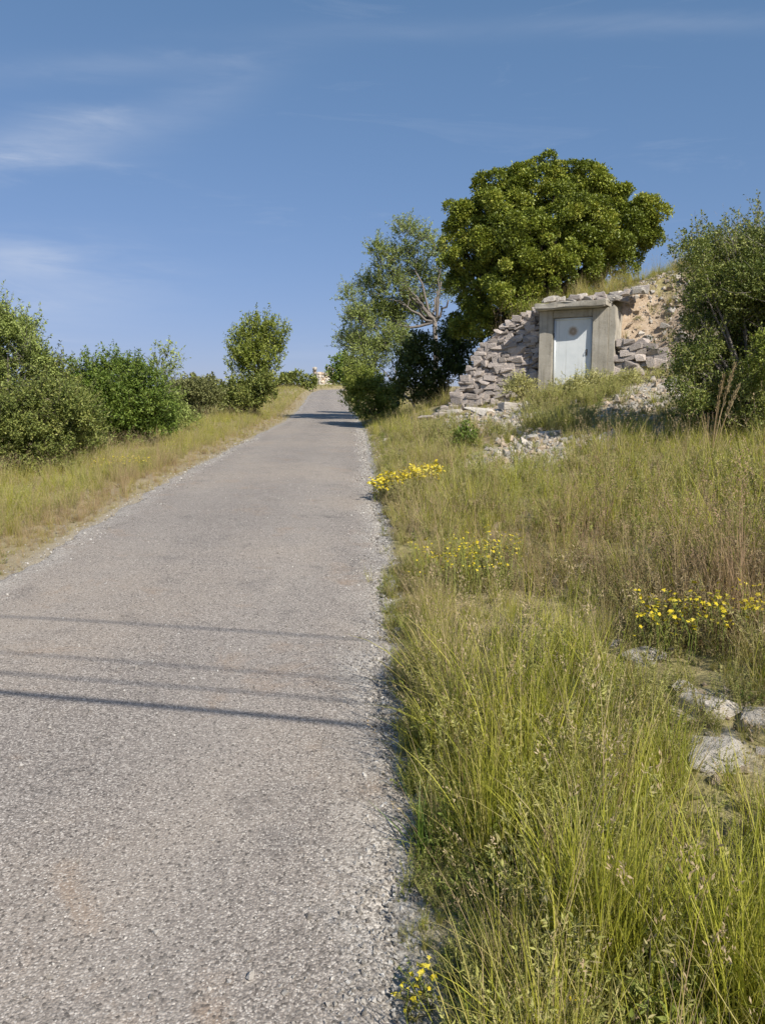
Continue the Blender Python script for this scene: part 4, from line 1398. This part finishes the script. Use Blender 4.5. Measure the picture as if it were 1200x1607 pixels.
def build_verges():
    Xs, Ys = [], []
    for (y0, y1, x0, x1, d) in ((0.7, 3, -.3, 3.0, 230), (3, 5, -.3, 3.8, 170), (5, 8, -.4, 5.5, 110), (8, 12, -.6, 8, 75), (12, 17, -.8, 11, 55), (17, 24, -1.2, 13, 34), (24, 34, -2.2, 4, 24), (34, 60, -4, 2, 10), (60, 112, -7, 2, 4)):
        x, y = sample(x0, x1, y0, y1, d); Xs.append(x); Ys.append(y)
    y = RNG.uniform(.9, 6, 900); Ys.append(y); Xs.append(road_r(y) + RNG.uniform(-.02, .32, 900))
    X = np.concatenate(Xs); Y = np.concatenate(Ys)
    u = X - road_r(Y)
    bm_ = bare_mask(X, Y); em = earth_mask(X, Y)
    s, q = sq(X, Y)
    inbox = (s > -0.2) & (s < FW + .05) & (q > -.12) & (q < 1.1)
    onwall = (s > FW) & (s < 3.9) & (q > 0.1) & (q < 0.75)
    edge_lim = 0.03 + 0.06 * wav(X, Y, .5, 4) + 0.05 * wav(X, Y, .2, 5)
    edge_lim = edge_lim - .13 * np.exp(-((Y - 4.35) / .22) ** 2) - .12 * np.exp(-((Y - 5.7) / .35) ** 2) - .08 * np.exp(-((Y - 2.1) / .2) ** 2) - .14 * np.exp(-((Y - 8.6) / .5) ** 2)     # growth creeping over the asphalt
    keep = (u > edge_lim) & ~inbox & ~onwall
    keep &= RNG.uniform(0, 1, len(X)) > np.clip(bm_ * np.where(Y < 7, .72, .9), 0, .9)
    keep &= RNG.uniform(0, 1, len(X)) > em * .66
    keep &= RNG.uniform(0, 1, len(X)) < np.clip(.75 + u * 2.2, 0, 1)
    X, Y, u, bm_ = X[keep], Y[keep], u[keep], bm_[keep]
    n = len(X)
    Z = ground(X, Y)
    s, q = sq(X, Y)
    N1 = wav(X, Y, .9, 0); N2 = wav(X, Y, .45, 3); N3 = wav(X, Y, 2.5, 5); N4 = wav(X, Y, .28, 4)
    # what grows where
    russet = np.clip(0.6 * gauss_at(X, Y, 900, 900, .9, 1.3) + .6 * gauss_at(X, Y, 1000, 850, .8, 1.4) + .55 * gauss_at(X, Y, 640, 960, .28, .9) + .5 * gauss_at(X, Y, 1190, 1010, .3, .4) + .4 * gauss_at(X, Y, 760, 870, .5, 1.2) + .25 * N1, 0, 1)
    bright = np.clip(gauss_at(X, Y, 900, 1430, .35, .5) + gauss_at(X, Y, 740, 1240, .3, .5) + gauss_at(X, Y, 1180, 1500, .4, .4) + .8 * gauss_at(X, Y, 860, 1100, .5, .7) + .9 * gauss_at(X, Y, 1130, 850, .9, 1.5) + .7 * gauss_at(X, Y, 1150, 780, 1.5, 2) + .2 * N2, 0, 1)
    palef = np.clip(gauss_at(X, Y, 905, 625, .8, .9) + gauss_at(X, Y, 870, 640, .5, .8) + gauss_at(X, Y, 960, 620, .6, .8) + .9 * gauss_at(X, Y, 860, 670, .7, 1.2) + .6 * gauss_at(X, Y, 690, 690, .8, 2.2) + .7 * gauss_at(X, Y, 770, 770, .6, 1.3) + .5 * gauss_at(X, Y, 1080, 1120, .2, .3) + .7 * gauss_at(X, Y, 825, 615, .3, .4), 0, 1)
    low = np.clip(gauss_at(X, Y, 660, 1530, .22, .25) + .9 * gauss_at(X, Y, 740, 1440, .16, .2) + .7 * gauss_at(X, Y, 620, 1080, .12, .4) + 1.0 * np.exp(-(u / .17) ** 2) + .6 * bm_ * 2, 0, 1)
    r = RNG.uniform(0, 1, n)
    kind = np.full(n, 'fine', object)
    thinned = RNG.uniform(0, 1, n) > np.clip(.80 + .45 * wav(X, Y, .3, 6), .25, 1)
    kind[r < .10 + .10 * (N2 > .2)] = 'broad'
    kind[(r > .72)] = 'short'
    kind[(r > .82)] = 'weed'
    kind[(r > .945)] = 'cushion'
    kind[(r > .40) & (r < .47)] = 'thatch'
    kind[(r > .64) & (r < .68)] = 'rosette'
    rr = RNG.uniform(0, 1, n)
    kind[rr < (.09 + .25 * russet) * np.interp(Y, [2, 5], [.5, 1])] = 'stalk'
    r2 = RNG.uniform(0, 1, n)
    kind[r2 < low * .8] = np.where(RNG.uniform(0, 1, (r2 < low * .8).sum()) < .55, 'weed', 'short')
    r3 = RNG.uniform(0, 1, n)
    kind[r3 < np.maximum(palef * .9, .07 + .10 * (Y > 5) * (Y < 17))] = 'pale'
    kind[thinned & (kind == 'fine')] = RNG.choice(['short', 'thatch', 'weed', 'rosette', 'cushion', 'pale'], (thinned & (kind == 'fine')).sum())
    hill = (q > .6) & (s > -8) & (s < 5) & (Y > 15)
    dry = np.clip(.23 + .16 * N4 + .22 * N3 * .6 + .16 * N1 + .26 * russet - .30 * bright + .12 * hill + .13 * (Y < 4.5) + RNG.normal(scale=.14, size=n), 0, 1)
    red = np.clip(russet * .9 + .1 + .25 * N2, 0, 1)
    size = np.clip(.78 + .2 * N1 + .2 * N2 + .28 * N4 + .25 * bright - .1 * russet, .3, 1.4) * RNG.uniform(.7, 1.25, n)
    size *= np.clip(.5 + u * 1.5, .5, 1.0)
    size *= np.interp(Y, [0, 2, 6, 12, 20], [.8, .92, 1.0, 1.0, 1.0])
    size[low > .5] *= .8
    pf = palef > .45; size[pf] *= 1.35
    size *= np.interp(Y, [3, 5, 14, 18], [1.0, .95, .85, .9])
    shrink = np.zeros(n)      # growth just below the bare rock stays short
    for c, r_, a_ in BARE:
        if c[1] < 7:
            shrink = np.maximum(shrink, np.exp(-(((X - c[0] * .95) / .26) ** 2 + ((Y - c[1] + .22) / .3) ** 2)))
    size *= 1 - .6 * shrink
    size[(kind == 'cushion')] *= RNG.uniform(.7, 1.5, (kind == 'cushion').sum())
    front = (s > -2.6) & (s < 4.2) & (q > -3.5) & (q < .4)
    size[front & ~pf] *= .68
    size[hill] *= 1.15
    P = np.stack([X, Y, Z], -1)
    nm = {'fine': ('verge_grass', 'fine yellow green grass covering the verge right of the road', 'grass'), 'broad': ('broad_grass', 'broader bright green grass blades mixed into the verge right of the road', 'grass'),
          'stalk': ('dry_grass', 'dry russet and straw coloured seeding grass on the right verge', 'dry grass'), 'short': ('short_grass', 'short matted grass along the right asphalt edge', 'grass'),
          'weed': ('low_weeds', 'low leafy weeds between the grasses right of the road', 'weeds'), 'pale': ('pale_herbs', 'pale feathery herbs growing before the doorway and the stone wall', 'herbs'),
          'thatch': ('dead_straw', 'flattened dead straw lying under the grass of the right verge', 'dry grass'), 'rosette': ('leaf_rosettes', 'broad leaved rosettes low among the grass of the right verge', 'weeds'),
          'cushion': ('herb_cushions', 'small rounded cushions of leafy herbs dotted through the right verge', 'herbs')}
    for k, (name, lab, cat) in nm.items():
        mk = kind == k
        scatter(name, P[mk], size[mk] * (1.0 if k != 'weed' else 1.1), COLS[k], len(PR[k]), dry[mk], red[mk], .13, label=lab, cat=cat)

    # left verge
    Xs, Ys = [], []
    for (y0, y1, d) in ((3.5, 8, 120), (8, 14, 100), (14, 22, 65), (22, 36, 36), (36, 60, 18), (60, 112, 7)):
        yy = RNG.uniform(y0, y1, int((y1 - y0) * d * .7)); Ys.append(yy); Xs.append(road_l(yy) - RNG.uniform(.02, 1.1, len(yy)))
        v, y = sample(-.1, 4.6 if y0 < 22 else 6.5, y0, y1, d); Ys.append(y); Xs.append(road_l(y) - v)
    X = np.concatenate(Xs); Y = np.concatenate(Ys)
    v = road_l(Y) - X
    keep = v > .05 + .1 * wav(X, Y, .6, 2)
    keep &= RNG.uniform(0, 1, len(X)) < np.clip(.55 + 1.0 * v, 0, 1)
    X, Y, v = X[keep], Y[keep], v[keep]
    n = len(X); Z = ground(X, Y)
    N1 = wav(X, Y, 1.2, 1); N2 = wav(X, Y, .5, 3)
    r = RNG.uniform(0, 1, n)
    kind = np.full(n, 'fine', object)
    kind[r < .14 + .12 * (N1 > 0)] = 'stalk'
    kind[r > .62] = 'pale'
    kind[r > .82] = 'short'
    kind[(r > .9) | ((v < .6) & (r > .3))] = 'short'
    kind[r > .955] = 'weed'
    dry = np.clip(.32 + .16 * N1 - .10 * np.minimum(v, 3) + .25 * (v < .7) + RNG.normal(scale=.14, size=n), 0, 1)
    red = np.clip(.15 + .55 * (v < .6) + .2 * N2, 0, 1)
    size = np.clip(.62 + .2 * N1 + .12 * N2, .3, 1.1) * np.clip(.5 + .7 * v, .5, 1.1) * RNG.uniform(.7, 1.25, n)
    P = np.stack([X, Y, Z], -1)
    nm = {'fine': ('verge_grass', 'fine pale green grass on the verge left of the road', 'grass'), 'stalk': ('dry_grass', 'straw coloured seeding grass on the left verge', 'dry grass'),
          'short': ('short_grass', 'short brown matted grass along the left asphalt edge', 'grass'), 'weed': ('low_weeds', 'low leafy weeds on the verge left of the road', 'weeds'), 'pale': ('pale_herbs', 'pale whitish green herbs on the verge left of the road', 'herbs')}
    for k, (name, lab, cat) in nm.items():
        mk = kind == k
        scatter(name, P[mk], size[mk], COLS[k], len(PR[k]), dry[mk], red[mk], .13, label=lab, cat=cat)


build_verges()


def build_gravel():
    rocks = [rock_mesh('gravel', 9, seed=400 + i, power=.7) for i in range(8)]
    m, g = new_mat('gravel_stone')
    r = g.rand()
    g.out(g.bsdf(g.ramp(r, [(0.0, (0.16, 0.145, 0.13)), (0.4, (0.36, 0.335, 0.30)), (0.8, (0.55, 0.52, 0.48)), (1.0, (0.70, 0.68, 0.64))]), .9, g.bump(g.noise(g.coord(), 9, 4), .5, .1)))
    for me in rocks: me.materials.append(m)
    coll = proto_collection('proto_gravel', rocks)
    X, Y, S = [], [], []
    for (y0, y1, n) in ((.9, 3, 1500), (3, 6, 2000), (6, 12, 2600), (12, 24, 2400)):
        y = RNG.uniform(y0, y1, n)
        off = RNG.normal(scale=.10, size=n) * (0.6 + .6 * (wav(y, y * 0, .8, 2) > 0)) - .02
        X.append(road_r(y) + off); Y.append(y); S.append(np.exp(np.minimum(RNG.normal(scale=.4, size=n), .7)) * .0075 * np.interp(y, [1, 10, 24], [1, 1.4, 2.0]))
    for (y0, y1, n) in ((4, 8, 600), (8, 20, 900)):
        y = RNG.uniform(y0, y1, n)
        X.append(road_l(y) - RNG.normal(scale=.16, size=n)); Y.append(y); S.append(np.exp(RNG.normal(scale=.4, size=n)) * .008 * np.interp(y, [1, 10, 24], [1, 1.4, 2.0]))
    n = 1500      # a few loose chips on the asphalt itself
    y = 1 + 11 * RNG.uniform(0, 1, n) ** 1.4
    X.append(road_r(y) - RNG.uniform(0, 1, n) ** 1.8 * 2.8); Y.append(y); S.append(np.exp(RNG.normal(scale=.3, size=n)) * .0075)
    X, Y, S = map(np.concatenate, (X, Y, S))
    t = np.clip((X - road_l(Y)) / RW, 0, 1); on = (X > road_l(Y) + .02) & (X < road_r(Y) - .02)
    Z = np.where(on, road_z(Y) + .02 * (1 - (2 * t - 1) ** 2) + .012, ground(X, Y)) + S * .15
    scatter('gravel', np.stack([X, Y, Z], -1), S, coll, 8, tilt=.6, label='loose pale gravel along the ragged asphalt edges', cat='gravel')
    # rubble in the bare patches of the slope
    rub = [rock_mesh('rubble', 11, seed=500 + i, power=.6) for i in range(8)]
    for i_, me in enumerate(rub): me.materials.append(M['stone_pale'] if i_ % 2 else M['stone_warm'])
    coll2 = proto_collection('proto_rubble', rub)
    X, Y, S = [], [], []
    for c, r, a in BARE:
        n = int(420 if c[1] > 6 else 60)
        x = c[0] + RNG.normal(scale=r * .62, size=n); y = c[1] + RNG.normal(scale=r * .62 * (1 if c[1] < 6 else 1.5), size=n)
        X.append(x); Y.append(y); S.append(np.exp(RNG.normal(scale=.55, size=n)) * (.034 if c[1] > 6 else .014))
    n = 2600
    s = RNG.uniform(-3.4, -.15, n); q = RNG.uniform(-.1, 2.0, n)
    xy = np.array([BX, BY])[None] + s[:, None] * EV - q[:, None] * NV
    X.append(xy[:, 0]); Y.append(xy[:, 1]); S.append(np.exp(RNG.normal(scale=.55, size=n)) * .026)
    X, Y, S = map(np.concatenate, (X, Y, S))
    s, q = sq(X, Y)
    k = ~((s > -.25) & (s < FW) & (q > -.2))
    X, Y, S = X[k], Y[k], np.minimum(S[k], .13)
    scatter('rubble', np.stack([X, Y, ground(X, Y) + S * .15], -1), S, coll2, 8, tilt=.5, label='pale limestone rubble strewn over the bare patches of the slope', cat='rubble')


build_gravel()


# ------------------------------------------------------------------ single plants
def blossom_mesh(k):
    a = Acc()
    n = 10
    V = [(0, 0, .3)] + [(math.cos(j * 2 * math.pi / n) * (1 if j % 2 else .62), math.sin(j * 2 * math.pi / n) * (1 if j % 2 else .62), .18 * RNG.normal()) for j in range(n)]
    a.add(V, None, [(0, j + 1, (j + 1) % n + 1) for j in range(n)], rnd=RNG.uniform(0, 1))
    return mesh_p(a, 'blossom', 'yellow')


BLOSSOMS = [blossom_mesh(k) for k in range(5)]


def flower_plant(px, py, wpx, label, n=26, h=.3, Y=None, group=None, fsz=.016, single=False):
    p = gpt(px, py) if Y is None else base_at(px, Y)
    k = np.linalg.norm(p - CAM) / FPX
    r = wpx * k / 2
    root = empty('yellow_flowers', p)
    tag(root, label, 'flowers', group)
    st, lf, fl = Acc(), Acc(), Acc()
    for _ in range(n):
        a = RNG.uniform(0, 6.28); rr = r * math.sqrt(RNG.uniform())
        x, y = rr * math.cos(a), rr * math.sin(a) * .8
        zb = gz(p[0] + x, p[1] + y) - p[2]
        hh = h * RNG.uniform(.65, 1.15)
        P = np.array([[x, y, zb - .02], [x + RNG.normal(scale=.015), y + RNG.normal(scale=.015), zb + hh * .5], [x + RNG.normal(scale=.03), y + RNG.normal(scale=.03), zb + hh]])
        tube(st, P, [.0022, .0018, .0012], 3, rnd=.5, tip=.5)
        m = 16
        t = RNG.uniform(0.05, .85, m)[:, None]
        leaves(lf, P[0] + (P[2] - P[0]) * t, rdir(m, .4), rdir(m, .8), RNG.uniform(.015, .035, m), RNG.uniform(.005, .009, m), RNG.uniform(0, 1, m))
        for _ in range(RNG.integers(2, 5)):
            c = P[2] + RNG.normal(scale=.02, size=3)
            tube(st, [P[2] - [0, 0, .02], c], [.001, .0008], 3, rnd=.5, tip=.5)
            nn = norm(rdir(1, 1.4)[0]); u = norm(np.cross(nn, [.3, .9, .1])); w = np.cross(nn, u)
            k6 = 8; s = fsz * RNG.uniform(.6, 1.2)
            ring = [c + (u * math.cos(j * 2 * math.pi / k6) + w * math.sin(j * 2 * math.pi / k6)) * s * (1 if j % 2 else .68) for j in range(k6)]
            if single:
                o = bpy.data.objects.new('blossom', random.choice(BLOSSOMS)); COL.objects.link(o); o.parent = root
                o.location = c; o.scale = (s, s, s)
                o.rotation_euler = Vector(nn).to_track_quat('Z', 'Y').to_euler()
                continue
            V = np.array([c + nn * s * .4] + ring)
            fl.add(V, None, [(0, j + 1, (j + 1) % k6 + 1) for j in range(k6)], rnd=RNG.uniform(0, 1))
    tag(obj('stem', st.mesh('stem'), M['weed'], root), kind='stuff')
    tag(obj('foliage', lf.mesh('foliage'), M['weed'], root), kind='stuff')
    if fl.n: tag(obj('blossoms', fl.mesh('blossoms'), M['yellow'], root), kind='stuff')


def build_plants():
    flower_plant(636, 778, 112, 'dense low yellow flower clump beside the asphalt below the stone wall', 230, .26, fsz=.025)
    flower_plant(735, 930, 175, 'scattered small yellow flowers in dry grass halfway along the verge', 92, .32, fsz=.012, single=True)
    flower_plant(1100, 1025, 190, 'pale yellow flowers standing above the limestone rocks in the grass', 84, .27, fsz=.014, single=True)
    flower_plant(655, 1590, 60, 'two or three small yellow flowers at the gravelly asphalt edge', 7, .09, fsz=.010, single=True)
    flower_plant(865, 1606, 40, 'tiny yellow flowers low in the long grass', 4, .10, fsz=.010, single=True)
    flower_plant(190, 745, 90, 'faint yellow flowers in the left verge below the bushes', 80, .25, fsz=.012)

    # lush tuft at the asphalt edge
    p = gpt(690, 1330)
    root = empty('grass_tuft', p); tag(root, 'lush dark green grass tuft leaning over the asphalt edge', 'grass tuft')
    a = Acc(); blades(a, 150, .22, .3, .09, .5, .75, .006, 6)
    obj('blade_cluster', a.mesh('blade_cluster'), M['lush'], root)
    a = Acc(); blades(a, 8, .26, .2, .06, .7, .4, .004, 5)
    obj('dry_blade', a.mesh('dry_blade'), M['straw'], root)
    # tall bright tussocks
    for (px, py, n, h, lab) in ((935, 1530, 260, .50, 'tall bright yellow green tussock fanning out in the foreground grass'), (1165, 1600, 220, .5, 'dense green tussock beside the bright yellow green tussock'),
                                (800, 1330, 200, .36, 'upright yellow green tussock behind the pale drooping seed head')):
        p = gpt(px, py)
        root = empty('grass_tussock', p); tag(root, lab, 'grass tussock')
        a = Acc(); blades(a, n, h, .22, .12, .28, .55, .0042, 7)
        obj('blade_cluster', a.mesh('blade_cluster'), M['grass'], root)
    # pale drooping seed head
    p = gpt(862, 1440)
    root = empty('seed_stalk', p); tag(root, 'pale buff drooping seed head on a thin stalk among green blades', 'seed stalk')
    top = at(862, 1290, p[1] - .02) - p
    a = Acc()
    tube(a, [np.array([0, 0, -.02]), top * .5 + [.01, 0, 0], top], [.0016, .0014, .001], 4, rnd=.6, tip=.5)
    obj('stem', a.mesh('stem'), M['straw'], root)
    a = Acc()
    low = at(843, 1352, p[1] - .05) - p
    t = RNG.uniform(0, 1, 150)
    P = top + (low - top) * t[:, None] + RNG.normal(scale=.006, size=(150, 3)) * (1.2 - np.abs(t - .5))[:, None]
    leaves(a, P, norm((low - top) / np.linalg.norm(low - top) + RNG.normal(scale=.35, size=(150, 3))), rdir(150), RNG.uniform(.012, .022, 150), .004, RNG.uniform(.6, 1, 150))
    obj('seed_head', a.mesh('seed_head'), M['straw'], root)

    # tall dead stalks in front of the bush on the right
    p = gpt(1112, 742)
    d0 = p[1]
    root = empty('dead_stalks', p); tag(root, 'tall dead brown plant with three pale plumes before the dark bush', 'dead plant')
    heads = [((1118, 660), (1135, 590), 1.0), ((1125, 655), (1152, 573), 1.0), ((1130, 668), (1158, 606), .9)]
    for (m1, tp, s) in heads:
        st = Acc()
        e = at(*tp, d0) - p; mm = at(*m1, d0) - p
        b = np.array([RNG.normal(scale=.03), RNG.normal(scale=.03), -.05])
        t = np.linspace(0, 1, 8)[:, None]
        C = (1 - t) ** 2 * b + 2 * t * (1 - t) * mm + t ** 2 * e
        tube(st, C, np.linspace(.008, .004, 8), 5, rnd=.25, tip=.5)
        o = obj('stalk', st.mesh('stalk'), M['straw'], root)
        pl = Acc()
        n = 160
        tt = RNG.uniform(.62, 1, n)
        k = tt * 6.999; ki = k.astype(int); f = (k - ki)[:, None]
        P = C[ki] * (1 - f) + C[np.minimum(ki + 1, 7)] * f + RNG.normal(scale=.008, size=(n, 3))
        leaves(pl, P, norm(C[-1] - C[-3] + RNG.normal(scale=.05, size=(n, 3))), rdir(n), RNG.uniform(.03, .06, n), .009, RNG.uniform(.6, 1, n))
        obj('plume', pl.mesh('plume'), M['straw'], root)
    for _ in range(16):
        st = Acc()
        e = np.array([RNG.normal(scale=.08), RNG.normal(scale=.05), RNG.uniform(.35, .75)])
        b = np.array([RNG.normal(scale=.04), RNG.normal(scale=.04), -.05])
        t = np.linspace(0, 1, 6)[:, None]
        C = b + (e - b) * t + RNG.normal(scale=.012, size=(6, 3))
        tube(st, C, np.linspace(.006, .002, 6), 4, rnd=RNG.uniform(0, .35), tip=.5)
        n = 24
        P = C[RNG.integers(1, 6, n)]
        leaves(st, P, rdir(n, .3), rdir(n), RNG.uniform(.03, .08, n), .01, RNG.uniform(0, .35, n)) if False else None
        obj('stalk', st.mesh('stalk'), M['straw'], root)


build_plants()


# ------------------------------------------------------------------ overhead cables that throw the lines on the road
def build_cables():
    mk, g = new_mat('cable_sheath')
    g.out(g.bsdf((0.02, 0.02, 0.02), .6))
    lines = [((0, 972), (540, 1007), 4.6, .0085, 'thin overhead cable throwing the farthest faint line on the road'),
             ((0, 1030), (560, 1075), 4.4, .0065, 'thin overhead cable throwing the faintest middle line on the road'),
             ((30, 1066), (600, 1111), 4.2, .0075, 'thin overhead cable throwing the line beside the dark cable shadow'),
             ((0, 1092), (645, 1152), 3.9, .0175, 'thick bundled overhead cable throwing the darkest line across the road')]
    ends = []
    for (a, b, h, r, lab) in lines:
        pts = []
        for p in (a, b):
            g0 = gpt(*p); g0[2] = float(road_z(g0[1])) + .02
            pts.append(g0 + SUN * (h / SUN[2]))
        mid = (pts[0] + pts[1]) / 2
        d = pts[1] - pts[0]; d[2] = 0; d /= np.linalg.norm(d)
        ends.append((mid, d, r, lab))
    davg = norm(np.mean([e[1] for e in ends], 0))
    for side in (-1, 1):
        c = np.mean([e[0] for e in ends], 0) + davg * side * 21
        zb = gz(c[0], c[1]); zt = np.mean([e[0][2] for e in ends]) + 1.2
        root = empty('utility_pole', (c[0], c[1], zb))
        tag(root, 'weathered wooden pole carrying the overhead cables ' + ('uphill on the right' if side > 0 else 'beyond the left bushes'), 'utility pole')
        A = Acc(); tube(A, [(0, 0, -.6), (0, 0, 1), (0, 0, (zt - zb) * .5), (0, 0, zt - zb)], [.15, .14, .12, .095], 12)
        obj('pole', A.mesh('pole', True), M['bark_pale'], root)
    for mid, d, r, lab in ends:
        dd = norm(d * .35 + davg * .65)
        t = np.linspace(-1, 1, 41)[:, None]
        C = mid + dd * t * 21
        C[:, 2] += .5 * t[:, 0] ** 2
        root_l = C.mean(0)
        A = Acc(); tube(A, C - root_l, np.full(41, r), 6)
        o = obj('overhead_cable', A.mesh('overhead_cable', True), mk, None, root_l)
        tag(o, lab, 'cable', 'overhead cables')


build_cables()
